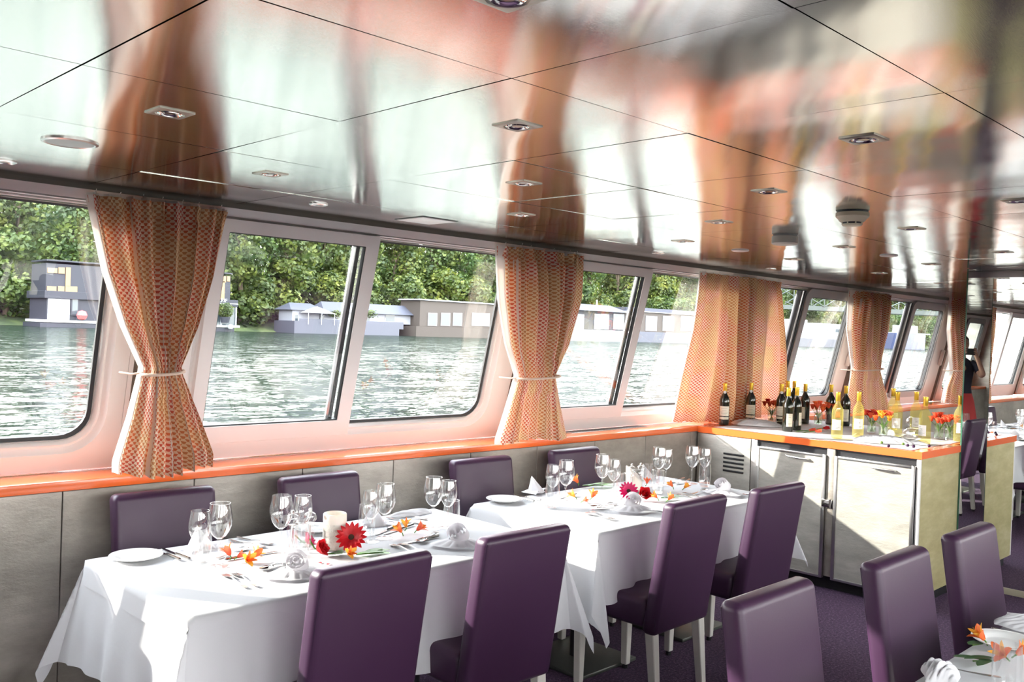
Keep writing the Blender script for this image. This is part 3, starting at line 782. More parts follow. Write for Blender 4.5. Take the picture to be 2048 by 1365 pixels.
# white barges and cruiser
Y = 98.
e = boat('barge', 1640, Y, 'white river barge with long cabin and railings, moored below the truss bridge', 'boat')
hull(e, X(1560, Y), X(1694, Y), Y-1, Y+5, Z(1640, 678, Y), 'hbgrey', 7)
pb(e, 'bulwark', 'canvas', X(1562, Y), X(1682, Y), Y-.8, Y+4.8, Z(1640, 679, Y), Z(1640, 674, Y))
pb(e, 'cabin', 'canvas', X(1570, Y), X(1614, Y), Y, Y+4, Z(1600, 674, Y), Z(1600, 659, Y))
pb(e, 'wheelhouse', 'canvas', X(1596, Y), X(1618, Y), Y+.4, Y+3.6, Z(1600, 659, Y), Z(1600, 639, Y))
pb(e, 'cabin', 'canvas', X(1636, Y), X(1684, Y), Y, Y+4, Z(1660, 676, Y), Z(1660, 648, Y))
for (u0, u1, v0, v1) in ((1592, 1611, 668, 662), (1598, 1606, 653, 645), (1608, 1615, 653, 645), (1640, 1648, 655, 650), (1652, 1664, 655, 650), (1652, 1664, 665, 657), (1670, 1680, 667, 657)):
    win(e, X(u0, Y), X(u1, Y), Y-.02 if v0 > 656 or u0 > 1620 else Y+.38, Z(u0, v0, Y), Z(u0, v1, Y), 'canvas', .2)
rl = MB()
for uu_ in range(1566, 1690, 8): rl.tube([(X(uu_, Y)-e.location.x, -.7, Z(1640, 674, Y)-ZW), (X(uu_, Y)-e.location.x, -.7, Z(1640, 668, Y)-ZW)], .05, 5)
rl.tube([(X(1562, Y)-e.location.x, -.7, Z(1640, 668, Y)-ZW), (X(1686, Y)-e.location.x, -.7, Z(1640, 668, Y)-ZW)], .06, 5)
rl.build('railing', MT['canvas'], e)
e = boat('river_cruiser', 1830, Y, 'small cruiser with blue hull and white wheelhouse seen through the fifth window', 'boat')
hull(e, X(1797, Y), X(1866, Y), Y-1, Y+5, Z(1830, 668, Y), 'blue', 9)
pb(e, 'rail', 'canvas', X(1798, Y), X(1855, Y), Y-.9, Y+4.6, Z(1830, 669, Y), Z(1830, 667, Y))
pb(e, 'wheelhouse', 'canvas', X(1812, Y), X(1836, Y), Y, Y+3.6, Z(1825, 668, Y), Z(1825, 652, Y))
for (u0, u1) in ((1814, 1820), (1822, 1828), (1830, 1835)): win(e, X(u0, Y), X(u1, Y), Y-.05, Z(u0, 662, Y), Z(u0, 655, Y), 'canvas', .2)
# truss bridge
MT['bridgesteel'] = mat('bridge_steel', (.05, .065, .06), .6)
e = empty('truss_bridge', (195, 112, ZW), label='grey-green steel truss bridge crossing the river in the distance', cat='bridge')
A = Vector((190, 118, 0)); B = Vector((345, 20, 0)); D = (B-A); Lb = D.length; D.normalize(); Nn = Vector((-D.y, D.x, 0))
mb = MB(); o_ = e.location
for sgn in (0, 6):
    n_ = 22
    for k in range(n_):
        p = A+D*(Lb*k/n_)+Nn*sgn; q = A+D*(Lb*(k+1)/n_)+Nn*sgn
        def arch(kk): return 11.2+3.4*abs(math.sin(math.pi*kk/n_*3))+.8
        pa, pb_ = p+Vector((0, 0, 10.2)), q+Vector((0, 0, 10.2)); pc, pd = p+Vector((0, 0, arch(k))), q+Vector((0, 0, arch(k+1)))
        for s_, t_ in ((pc, pd), (pa, pd), (pa, pc), (pb_, pc)): mb.tube([s_-o_, t_-o_], .15, 5)
mb.build('truss', MT['bridgesteel'], e, fix=False)
mb = MB()
q0, q1 = A-o_, B-o_
for z0, z1 in ((9.2, 10.3),):
    P_ = [q0, q1, q1+Nn*6, q0+Nn*6]
    lo = [mb.bm.verts.new(p+Vector((0, 0, z0))) for p in P_]; hi = [mb.bm.verts.new(p+Vector((0, 0, z1))) for p in P_]
    mb.bm.faces.new(lo[::-1]); mb.bm.faces.new(hi)
    for i in range(4): mb.bm.faces.new((lo[i], lo[(i+1) % 4], hi[(i+1) % 4], hi[i]))
mb.build('deck', MT['bridgesteel'], e, smooth=False)
for k in (.22, .6, .95):
    p = A+D*Lb*k+Nn*3-o_
    MB().b6(p.x-1, p.x+1, p.y-2.5, p.y+2.5, -1, 9.3, .1).build('pier', MT['hbgrey'], e)
# ======================== FURNITURE
# ---------------------------------------------------------------- chairs
def chair_proto():
    t = empty('dining_chair')
    def sh(p):  # lean of the back: local -Y is backwards
        k = max(0, p.z-.42)
        return Vector((p.x, p.y-.17*k, p.z))
    MB().b6(-.205, .205, -.185, .225, .365, .495, .028, 4).build('seat', MT['leather'], t)
    b = MB(); b.b6(-.213, .213, -.245, -.172, .345, .925, .026, 5, sh)
    bk = b.build('backrest', MT['leather'], t)
    for sx in (-1, 1):
        pts = [sh(Vector((sx*.2050, -.2370, z))) for z in (.37, .5, .65, .8, .905)]
        MB().tube(pts, .0028, 6).build('piping', MT['piping'], bk)
    for sx in (-1, 1):
        for sy in (-1, 1):
            x, y = sx*.178, (-.205 if sy < 0 else .19)
            mb = MB(); mb.b6(x-.023, x+.023, y-.023, y+.023, .02, .37, .004, 1)
            for v in mb.bm.verts:
                k = (.37-v.co.z)/.35
                v.co.x = x+(v.co.x-x)*(1-.28*k); v.co.y = y+(v.co.y-y)*(1-.28*k)-(.035*k if sy < 0 else -.0*k)
            lg = mb.build('leg', MT['legwhite'], t)
            yy = y-(.037 if sy < 0 else 0)
            MB().lathe([(0, 0), (.014, 0), (.014, .021), (0, .021)], 10, (x, yy, 0)).build('glide', MT['black'], lg)
    return t
chair = chair_proto(); used = False
def put_chair(x, y, rz, label, group):
    global used
    c = chair if not used else copy_tree(chair); used = True
    c.location = (x, y, 0); c.rotation_euler = (0, 0, rz); tag(c, label, 'chair', group)
gA, gB, gC = 'purple chairs on the aisle side of the window tables', 'purple chairs between the window tables and the wall', 'purple chairs at the right-hand table'
# aisle side (facing the windows): back outer face top at y~2.18
put_chair(1.62, 2.50, R(1), 'purple leather chair nearest the camera, back turned, at the left end of the nearest table', gA)
put_chair(2.285, 2.505, R(-1), 'purple leather chair with its back turned, at the right end of the nearest table', gA)
put_chair(3.335, 2.50, R(1), 'purple leather chair with its back turned, at the left end of the second table', gA)
put_chair(4.00, 2.47, R(-1.5), 'purple leather chair with its back turned, closest to the drinks cabinet', gA)
# wall side
put_chair(1.59, 3.325, R(180), 'purple chair against the wall, leftmost behind the nearest table', gB)
put_chair(2.335, 3.325, R(181), 'purple chair against the wall behind the white candle', gB)
put_chair(3.355, 3.325, R(179), 'purple chair against the wall at the left end of the second table', gB)
put_chair(4.13, 3.325, R(180), 'purple chair against the wall at the right end of the second table', gB)
# right-hand table: backs to the aisle, facing -Y
put_chair(2.315, .985, R(180), 'purple chair at the bottom edge, leftmost of the three along the right-hand table', gC)
put_chair(3.045, .93, R(180), 'purple chair in the middle of the three along the right-hand table', gC)
put_chair(3.72, .925, R(180), 'purple chair in front of the mirrored screen, rightmost in the picture', gC)

# ---------------------------------------------------------------- tables and cloths
ZT = .75
def table(x0, x1, y0, y1, label, peds):
    e = empty('dining_table', ((x0+x1)/2, (y0+y1)/2, 0), label=label, cat='table', group='cloth-covered dining tables')
    loc(MB().b6(x0+.012, x1-.012, y0+.012, y1-.012, ZT-.035, ZT-.004, .004).build('tabletop', MT['legwhite']), e)
    for px_ in peds:
        yc = (y0+y1)/2
        loc(MB().tube([(px_, yc, .02), (px_, yc, ZT-.035)], .038, 16).build('pedestal', MT['darkmetal']), e)
        loc(MB().b6(px_-.21, px_+.21, yc-.21, yc+.21, 0, .02, .006).build('base_plate', MT['baseplate']), e)
    return e
MT['baseplate'] = mat('grey_base_plate', (.16, .17, .15), .35, .7)
def tablecloth(x0, x1, y0, y1, drop, label, z=ZT, off=.0, seed=1, step=.02, drops=None, fold=1.0, name='tablecloth', group=None):
    rd = random.Random(seed)
    dx0, dx1, dy0, dy1 = drops or (drop,)*4
    ph = [rd.uniform(0, 6.28) for _ in range(8)]
    nx = int((x1-x0+dx0+dx1)/step); ny = int((y1-y0+dy0+dy1)/step)
    def side(d, t, s):
        """outward offset for hang depth d at perimeter position t"""
        k = min(1, d/.3)
        return off + .006 + fold*(.030*d/.3*(1+.5*math.sin(1.3+t*5.1+ph[s])) + k*.014*math.sin(t*17+ph[s+1]+.8*math.sin(3*t)) + k*k*.010*math.sin(t*37+ph[s+2]))
    def f(a, b):
        x = x0-dx0+(x1-x0+dx0+dx1)*a; y = y0-dy0+(y1-y0+dy0+dy1)*b
        ex = x0-x if x < x0 else (x-x1 if x > x1 else 0); ey = y0-y if y < y0 else (y-y1 if y > y1 else 0)
        sx = -1 if x < x0 else 1; sy = -1 if y < y0 else 1
        cx, cy = min(max(x, x0), x1), min(max(y, y0), y1)
        if ex == 0 and ey == 0:
            w = .0012*math.sin(9*x+ph[0])*math.sin(11*y+ph[1])
            return Vector((x, y, z+off+max(0, w)))
        if ey == 0:
            o = side(ex, y, 0 if sx < 0 else 2); e_ = min(ex, .012)
            return Vector((cx+sx*min(o, .006+ex), cy, z+off-ex+.004*(1 if ex < .02 else 0)))
        if ex == 0:
            o = side(ey, x, 1 if sy < 0 else 3)
            return Vector((cx, cy+sy*min(o, .006+ey), z+off-ey+.004*(1 if ey < .02 else 0)))
        rho = math.hypot(ex, ey); fi = math.atan2(ey, ex)   # 0: x side, pi/2: y side
        s = math.sin(2*fi)
        ear = (.05+.36*abs(s)**1.4)*fold
        ripple = .10*math.sin(6*fi+ph[4])*s*fold
        o = off+.006+rho*(ear+ripple)
        psi = R(8)+(math.pi/2-R(16))*(fi/(math.pi/2))
        psi += .75*math.sin(4*fi)*(.6 if s > 0 else 0)
        d = math.sqrt(max(1e-6, rho*rho-(rho*ear)**2))
        # blend with skirts so there is no jump
        ox = side(ex, y0 if sy < 0 else y1, 0 if sx < 0 else 2); oy = side(ey, x0 if sx < 0 else x1, 1 if sy < 0 else 3)
        wx = (1-fi/(math.pi/2))**4; wy = (fi/(math.pi/2))**4
        qx = o*math.cos(psi)*(1-wx)+ox*wx; qy = o*math.sin(psi)*(1-wy)+oy*wy
        return Vector((cx+sx*min(qx, .006+rho), cy+sy*min(qy, .006+rho), z+off-d))
    mb = MB().grid(nx, ny, f)
    o = mb.build(name, MT['cloth'], ang=180)
    return tag(o, label, 'tablecloth', group or 'white tablecloths')
T1 = (1.195, 2.80, 2.515, 3.335); T2 = (3.055, 4.63, 2.52, 3.335); T3 = (1.95, 3.90, .10, .905)
table(*T1, 'dining table nearest the camera, under a white cloth by the left window wall', (1.62, 2.36))
table(*T2, 'second dining table under a white cloth, on square metal base plates by the window wall', (3.42, 4.24))
table(*T3, 'dining table under a white cloth at the bottom right corner', (2.3, 3.5))
tablecloth(*T1, .36, 'white cloth hanging over the nearest table down to the bottom left corner', seed=4)
tablecloth(*T1, .36, 'smaller white overlay cloth with a hem just over the left edge of the nearest table', z=ZT+.0015, off=.0035, seed=9, drops=(.085, .10, .075, .08), fold=.5)
tablecloth(*T2, .36, 'white cloth over the second table with a long corner hanging beside the chair', seed=12, drops=(.40, .34, .30, .34), fold=1.25)
tablecloth(*T3, .30, 'white cloth over the table at the bottom right corner', seed=15)
ZS = ZT+.007      # top of the cloth
def tp(u, v, z=None): return at(u, v, 2, ZS if z is None else z)

# ---------------------------------------------------------------- glassware
def lathe_glass(name, outer, wall=.0012, stem=None, n=28):
    t = empty(name)
    o = MB(); inner = [(max(r-wall, .0001), z+ (wall if i == 0 else 0)) for i, (r, z) in enumerate(outer)]
    o.lathe(outer+[(r, z) for r, z in inner[::-1]], n)
    o.build('bowl', MT['crystal'], t)
    return t
BOWL_L = [(0, .098), (.010, .0985), (.022, .107), (.034, .125), (.0415, .145), (.0435, .162), (.042, .182), (.038, .204), (.0355, .224)]
BOWL_S = [(0, .092), (.009, .0925), (.019, .100), (.030, .117), (.0365, .135), (.0380, .150), (.0368, .170), (.0335, .190), (.0315, .206)]
def wineglass(name, bowl, top):
    t = lathe_glass(name, bowl)
    MB().lathe([(0, 0), (.036, 0), (.0365, .0012), (.030, .0028), (.012, .0055), (.0055, .012), (.0042, .03), (.0040, top*.7), (.0052, top-.006), (.010, top+.0005), (0, top+.001)], 24).build('stem', MT['crystal'], t)
    return t
def tumbler_():
    t = lathe_glass('water_glass', [(0, .006), (.026, .006), (.031, .014), (.0345, .04), (.0355, .07), (.0345, .10), (.0325, .130)], .0016)
    MB().lathe([(0, 0), (.024, 0), (.027, .003), (.030, .012), (.026, .010), (0, .0075)], 24).build('base', MT['crystal'], t)
    return t
G = {'L': wineglass('wine_glass', BOWL_L, .098), 'S': wineglass('wine_glass', BOWL_S, .092), 'T': tumbler_()}
gused = {}
GG = {'L': ('large wine glass', 'large stemmed wine glasses'), 'S': ('smaller wine glass', 'smaller stemmed wine glasses'), 'T': ('straight water glass', 'water tumblers')}
def place(proto, key, loc_, rz, label, cat, group=None):
    c = proto if key not in gused else copy_tree(proto); gused[key] = 1
    c.location = loc_; c.rotation_euler = (0, 0, rz) if not isinstance(rz, tuple) else rz
    tag(c, label, cat, group); return c
def glass(k, u, v, where):
    p = tp(u, v); place(G[k], 'g'+k, p, random.uniform(0, 3), '%s %s' % (GG[k][0], where), 'glass', GG[k][1])
glass('S', 397, 1140, 'leftmost on the nearest table, before the left wall chair')
glass('L', 437, 1133, 'on the nearest table, beside the leftmost smaller glass')
glass('T', 402, 1126, 'behind the leftmost wine glass on the nearest table')
glass('L', 560, 1110, 'left of the clear mills on the nearest table')
glass('S', 603, 1098, 'behind the clear mills on the nearest table')
glass('T', 602, 1112, 'in front of the clear mills on the nearest table')
glass('S', 740, 1084, 'just right of the candle on the nearest table')
glass('L', 768, 1077, 'taller one right of the candle on the nearest table')
glass('T', 733, 1072, 'right behind the candle on the nearest table')
glass('L', 865, 1058, 'at the right end of the nearest table, left one of a pair')
glass('S', 895, 1056, 'at the right end of the nearest table, right one of a pair')
glass('T', 902, 1061, 'at the right end of the nearest table near the rolled napkin')
glass('S', 1104, 1012, 'leftmost on the second table')
glass('T', 1104, 1016, 'leftmost on the second table, under the leftmost wine glass')
glass('L', 1130, 1010, 'second from the left on the second table')
glass('L', 1203, 993, 'in the middle of the second table before the far chair')
glass('S', 1226, 997, 'in the middle of the second table near the mills')
glass('T', 1238, 995, 'left of the slanted candle on the second table')
glass('L', 1316, 972, 'right of the mills on the second table, nearer one')
glass('S', 1331, 970, 'right of the mills on the second table, farther one')
glass('T', 1315, 988, 'in front of the wine glass pair right of the mills')
glass('T', 1299, 974, 'just behind the slanted candle on the second table')
glass('L', 1383, 968, 'at the right end of the second table before the vent grille')
glass('S', 1408, 966, 'rightmost on the second table before the vent grille')
glass('T', 1409, 974, 'rightmost on the second table')
glass('T', 2012, 1392, 'at the bottom right corner on the right-hand table')
# clear acrylic mills
def mill():
    t = empty('pepper_mill')
    MB().lathe([(0, 0), (.024, 0), (.025, .004), (.021, .02), (.018, .05), (.0205, .085), (.017, .1), (.0, .1)], 20).build('body', MT['crystal'], t)
    MB().lathe([(0, .004), (.006, .004), (.006, .098), (0, .098)], 10).build('spindle', MT['steel'], t)
    MB().lathe([(0, .1), (.014, .101), (.024, .112), (.026, .123), (.021, .136), (.010, .143), (0, .144)], 20).build('top_ball', MT['crystal'], t)
    MB().lathe([(0, .143), (.006, .144), (.0075, .150), (.005, .156), (0, .158)], 12).build('finial', MT['steel'], t)
    return t
ml = mill()
for (u, v, l) in ((583, 1103, 'clear acrylic salt mill on the nearest table, left one of the pair'), (618, 1098, 'clear acrylic pepper mill on the nearest table, next to the candle'),
                  (1262, 985, 'clear acrylic salt mill behind the slanted candle on the second table'), (1280, 983, 'clear acrylic pepper mill behind the candle, right one on the second table')):
    place(ml, 'mill', tp(u, v), 0, l, 'mill', 'clear salt and pepper mills')
# plates
def plate():
    t = empty('side_plate')
    MB().lathe([(0, .003), (.050, .003), (.058, .005), (.066, .0115), (.090, .0155), (.0925, .0150), (.090, .0125), (.068, .008), (.054, 0), (0, 0)], 48).build('dish', MT['porcelain'], t, ang=60)
    MB().tube([(.0915*math.cos(2*math.pi*k/48), .0915*math.sin(2*math.pi*k/48), .0153) for k in range(49)], .0012, 6, cap=False).build('rim', MT['porcelain'], t)
    return t
pl = plate()
for (u, v, l) in ((272, 1118, 'white side plate at the left corner of the nearest table'), (633, 1062, 'white side plate behind the candle near the wall chair'),
                  (1008, 1003, 'white side plate at the left corner of the second table'), (2012, 1290, 'white side plate on the right-hand table beside orange flowers')):
    place(pl, 'plate', tp(u, v), 0, l, 'plate', 'white side plates')
# cutlery lying flat: built along +X, centre of the head at +x
RX = Matrix.Rotation(-math.pi/2, 4, 'X')
def flat(outline, name='shape', th=.0016, bend=None):
    mb = MB().prism(outline, -th, RX)
    bmesh.ops.triangulate(mb.bm, faces=[f for f in mb.bm.faces if len(f.verts) > 4])
    for v in mb.bm.verts: v.co.z += .0012+(bend(v.co.x) if bend else 0)
    return mb
def handle_pts(L0, L1, w0, w1, n=6):
    return [(L0+(L1-L0)*k/n, w0+(w1-w0)*k/n) for k in range(n+1)]
MT['cutlery'] = mat('cutlery_steel', (.34, .335, .33), .18, 1)
def fork():
    t = empty('table_fork')
    up = [(-.100, .002), (-.098, .0062), (-.090, .0074), (-.06, .0058), (-.02, .0032), (.025, .0024), (.035, .0040), (.042, .0095), (.052, .0118), (.060, .0121)]
    tines = []
    W = .0121; n = 4; tw = .0034; gap = (2*W-n*tw)/(n-1)
    y = W
    for k in range(n):
        tines += [(.060, y), (.085, y-.0004), (.096, y-tw/2), (.085, y-tw+.0004), (.062, y-tw)]
        if k < n-1: tines += [(.060, y-tw-gap/2)]
        y -= tw+gap
    pts = up[:-1]+tines+[(x, -w) for x, w in up[::-1]][1:]
    mb = flat(pts, bend=lambda x: .006*math.exp(-((x-.03)/.03)**2)+(.004 if x > .09 else 0)*0+.002*max(0, (-.06-x)/.04))
    mb.build('fork_body', MT['cutlery'], t, smooth=False); return t
def spoon():
    t = empty('dessert_spoon')
    up = [(-.095, .002), (-.093, .006), (-.085, .0070), (-.055, .0052), (-.01, .0028), (.030, .0022)]
    mb = flat([(x, w) for x, w in up]+[(x, -w) for x, w in up[::-1]], bend=lambda x: .006*math.exp(-((x-.025)/.03)**2)); mb.build('handle', MT['cutlery'], t, smooth=False)
    def bowl(a, b):
        ang = 2*math.pi*a; r = b
        x = .058+.030*r*math.cos(ang)*(1 if math.cos(ang) > 0 else 1.05); y = .0195*r*math.sin(ang)
        return Vector((x, y, .0065-.006*(1-r*r)+.0004))
    MB().grid(24, 5, bowl).build('bowl', MT['cutlery'], t, ang=180); return t
def knife():
    t = empty('table_knife')
    MB().tube([(-.112, 0, .006), (-.108, 0, .006), (-.05, 0, .0055), (-.005, 0, .0045), (.004, 0, .0040)], [.002, .0058, .0052, .0046, .0030], 8).build('handle', MT['cutlery'], t)
    up = [(.000, .004), (.008, .0075), (.05, .0085), (.09, .0078), (.108, .004), (.113, -.002), (.10, -.0055), (.06, -.0060), (.010, -.0058), (.0, -.004)]
    flat(up, th=.0012).build('blade', MT['cutlery'], t, smooth=False); return t
K = {'fork': fork(), 'spoon': spoon(), 'knife': knife()}
KG = {'fork': 'table forks', 'spoon': 'dessert spoons', 'knife': 'table knives'}
def cut(k, u0, v0, u1, v1, label, dz=0):
    """head at (u0,v0), handle end towards (u1,v1)"""
    a, b = tp(u0, v0), tp(u1, v1); d = (a-b); ang = math.atan2(d.y, d.x); c = a - Vector((math.cos(ang), math.sin(ang), 0))*.085
    c.z = ZS+.0005+dz
    place(K[k], k, c, ang, label, k, KG[k])
cut('knife', 312, 1102, 378, 1131, 'table knife beside the plate at the left end of the nearest table')
cut('knife', 331, 1101, 396, 1129, 'second table knife beside the plate at the left end of the nearest table')
cut('fork', 450, 1152, 512, 1190, 'left one of two forks lying before the nearest chair back')
cut('fork', 470, 1150, 542, 1191, 'right one of two forks lying before the nearest chair back')
cut('spoon', 494, 1098, 452, 1113, 'dessert spoon with its bowl toward the orange flowers on the nearest table', .001)
cut('knife', 545, 1106, 430, 1126, 'knife lying behind the left orange flowers on the nearest table')
cut('spoon', 522, 1143, 580, 1126, 'dessert spoon just left of the rolled napkin on the nearest table', .002)
cut('fork', 586, 1119, 520, 1142, 'fork crossing the spoon left of the rolled napkin on the nearest table', .004)
cut('fork', 540, 1090, 478, 1077, 'fork at the wall side of the nearest table by the left wine glasses')
cut('fork', 526, 1096, 463, 1083, 'second fork at the wall side of the nearest table')
cut('knife', 757, 1069, 812, 1045, 'knife behind the glasses right of the candle')
cut('knife', 775, 1068, 832, 1050, 'second knife behind the glasses right of the candle')
cut('spoon', 814, 1043, 778, 1058, 'dessert spoon at the wall side, right of the candle', .003)
cut('fork', 850, 1040, 800, 1034, 'fork at the wall side of the nearest table, right of the candle')
cut('fork', 840, 1048, 790, 1040, 'second fork at the wall side of the nearest table, right of the candle')
cut('fork', 785, 1092, 868, 1121, 'fork left of the right-hand rolled napkin, partly behind the chair back')
cut('fork', 805, 1090, 880, 1118, 'second fork left of the right-hand rolled napkin')
cut('knife', 806, 1089, 886, 1073, 'knife between the orange flowers and the right-hand rolled napkin')
cut('spoon', 838, 1088, 880, 1068, 'dessert spoon near the right-hand rolled napkin', .003)
cut('fork', 872, 1068, 830, 1086, 'fork crossing the spoon near the right-hand rolled napkin', .004)
cut('knife', 1020, 993, 1085, 1010, 'table knife right of the plate on the second table')
cut('knife', 1032, 991, 1092, 1006, 'second table knife right of the plate on the second table')
cut('spoon', 1150, 990, 1118, 1001, 'dessert spoon beside the left wine glasses on the second table')
cut('fork', 1171, 1027, 1232, 1043, 'left one of the two forks near the front edge of the second table')
cut('fork', 1184, 1025, 1250, 1047, 'right one of the two forks near the front edge of the second table')
cut('spoon', 1180, 1017, 1226, 1012, 'dessert spoon left of the rolled napkin on the second table', .002)
cut('fork', 1222, 1008, 1188, 1023, 'fork crossing the spoon on the second table', .004)
cut('knife', 1286, 1016, 1335, 1029, 'knife right of the rolled napkin on the second table')
cut('fork', 1358, 990, 1396, 1001, 'fork behind the chair back on the second table, left one')
cut('fork', 1370, 987, 1408, 998, 'fork behind the chair back on the second table, right one')
cut('spoon', 1412, 981, 1385, 989, 'dessert spoon by the rightmost glasses on the second table')
cut('fork', 1340, 964, 1365, 958, 'fork at the wall side of the second table, near the mills')
cut('fork', 1354, 967, 1380, 960, 'second fork at the wall side of the second table')
cut('knife', 1468, 986, 1512, 994, 'knife at the right end of the second table beside the rolled napkin')
cut('knife', 2000, 1262, 2070, 1282, 'knife behind the plate on the right-hand table')
cut('spoon', 1852, 1334, 1960, 1351, 'dessert spoon next to the napkin at the bottom right')

# candles
MT['wax'] = mat('ivory_wax', (.80, .77, .70), .5, 0, Subsurface_Weight=.2)
m = MT['bark_wax'] = mottled('textured_wax', (.55, .54, .48), (.72, .70, .63), (.80, .78, .72), 40, (1, 1, 1), .6, 0, .8)
MT['wick'] = mat('burnt_wick', (.06, .04, .03), .9)
e = empty('pillar_candle', tp(668, 1097), label='ivory pillar candle with a hollow top in the centre of the nearest table', cat='candle')
def wav(prof, n, amp, seed):
    rd = random.Random(seed); mb = MB().lathe(prof, n)
    for v in mb.bm.verts:
        r_ = math.hypot(v.co.x, v.co.y)
        if r_ > .02: k = 1+amp*math.sin(5*math.atan2(v.co.y, v.co.x)+60*v.co.z)*.3+rd.uniform(-amp, amp)*.5; v.co.x *= k; v.co.y *= k
    return mb
wav([(0, 0), (.043, 0), (.045, .004), (.044, .03), (.0455, .06), (.044, .098)], 40, .03, 2).build('body', MT['bark_wax'], e)
wav([(.044, .098), (.0455, .110), (.045, .134), (.042, .138), (.036, .134), (.028, .112), (.012, .104), (0, .104)], 40, .012, 3).build('rim', MT['wax'], e)
MB().tube([(0, 0, .104), (.001, 0, .113), (.003, .001, .118)], .0018, 6).build('wick', MT['wick'], e)
e = empty('pillar_candle', tp(1267, 982), label='white candle with a slanting top in the centre of the second table', cat='candle')
mb = MB().lathe([(0, 0), (.046, 0), (.048, .005), (.047, .05), (.047, .10), (.043, .105), (0, .104)], 32)
for v in mb.bm.verts:
    if v.co.z > .09: v.co.z += -.045*(v.co.x*.5-v.co.y*.85)/.047*.9 - .004
mb.build('body', MT['wax'], e); MB().tube([(0, 0, .096), (0, 0, .112)], .0018, 6).build('wick', MT['wick'], e)

# ---------------------------------------------------------------- napkins
def spiral_napkin():
    t = empty('rolled_napkin')
    def sp_(a, b):
        th = a*2*math.pi*3.4; r_ = .004+.0115*a*3.4
        z = .004+.050*b*(1-.16*a) + .003*math.sin(a*9)*b
        k = 1+.12*(1-b)
        return Vector((r_*math.cos(th)*k, r_*math.sin(th)*k, z))
    rl_ = MB().grid(110, 8, sp_).build('roll', MT['napkin'], t, ang=180)
    rl_.location = (.006, .006, .026); rl_.rotation_euler = Matrix.Rotation(R(48), 3, Vector((.7, -.7, 0))).to_euler()
    def skirt(a, b):
        th = a*2*math.pi; r_ = .040+.052*b*(1+.35*math.cos(2*th+.6)+.12*math.sin(5*th))
        z = .0035+.020*(1-b)**2+.006*abs(math.sin(6*th))*(b*(1-b))*4
        return Vector((r_*math.cos(th), r_*math.sin(th), z))
    MB().grid(60, 8, skirt).build('skirt', MT['napkin'], t, ang=180)
    return t
sn = spiral_napkin()
for u, v, rz, l in ((592, 1152, .1, 'white napkin rolled into a rosette on the nearest table, before the nearest chair'),
                    (917, 1092, -.25, 'white napkin rolled into a rosette at the right end of the nearest table'),
                    (1263, 1021, .3, 'white napkin rolled into a rosette on the second table, before the candle'),
                    (1446, 989, -.9, 'white rolled napkin at the right end of the second table')):
    p = tp(u, v); p.z += .004; place(sn, 'sn', p, rz, l, 'napkin', 'napkins rolled into rosettes')
def cone_napkin():
    t = empty('folded_napkin')
    def cn(a, b):
        th = math.pi*1.25*(a-.5); r_ = .055*(1-b)*(1+.06*math.sin(a*22))
        return Vector((r_*math.sin(th), -r_*math.cos(th)+.02+.02*b, .003+.085*b))
    MB().grid(40, 10, cn).build('cone', MT['napkin'], t, ang=180)
    def fl(a, b):
        return Vector((.16*(a-.5)*(1-.4*b), .02+.10*b-.04, .003+.016*abs(math.sin(a*9))*(1-b)))
    MB().grid(30, 6, fl).build('flap', MT['napkin'], t, ang=180)
    return t
cn_ = cone_napkin()
for u, v, rz, l in ((408, 1100, .3, 'white folded napkin behind the leftmost wine glasses on the nearest table'), (752, 1052, -.2, 'white folded napkin behind the glasses right of the candle'),
                    (1076, 986, .4, 'white folded napkin left of the glasses on the second table'), (1297, 958, .2, 'white folded napkin at the wall side of the second table')):
    place(cn_, 'cn', tp(u, v), rz, l, 'napkin', 'cone-folded napkins at the wall side')
def crumple(name, c, lx, ly, h, seed, label, cat='napkin', rz=0, m='napkin', waves=6):
    rd = random.Random(seed); P_ = [(rd.uniform(2, waves), rd.uniform(2, waves), rd.uniform(0, 6), rd.uniform(.3, 1)) for _ in range(6)]
    def f(a, b):
        x, y = a-.5, b-.5
        e_ = max(0, 1-(abs(2*x))**2.5)*max(0, 1-(abs(2*y))**2.5)
        z = (max(w*(1-abs(math.sin((p*x+q*y)*1.3+s+.8*math.sin(7*x+s))))**1.5 for p, q, s, w in P_)*.75 + .1*abs(math.sin(9*x+5*y))) if waves > 8 else sum(w*abs(math.sin(p*x*3.2+q*y*3.2+s)) for p, q, s, w in P_)/3.2
        return Vector((lx*x*(1+.12*math.sin(5*b+seed)), ly*y*(1+.12*math.sin(6*a+seed)), .002+h*(.15+z)*e_**.6))
    o = MB().grid(44, 36, f).build(name, MT[m], ang=180); o.location = c; o.rotation_euler = (0, 0, rz)
    return tag(o, label, cat)
crumple('napkin', tp(1882, 1358), .11, .085, .04, 3, 'white crumpled napkin on the right-hand table at the bottom edge', rz=.4)
crumple('napkin', tp(822, 1030), .22, .07, .018, 5, 'thin white napkin spread at the wall side edge of the nearest table', rz=0)
crumple('napkin', tp(2045, 1247), .20, .13, .008, 6, 'flat white napkin at the right edge of the right-hand table', rz=.1)

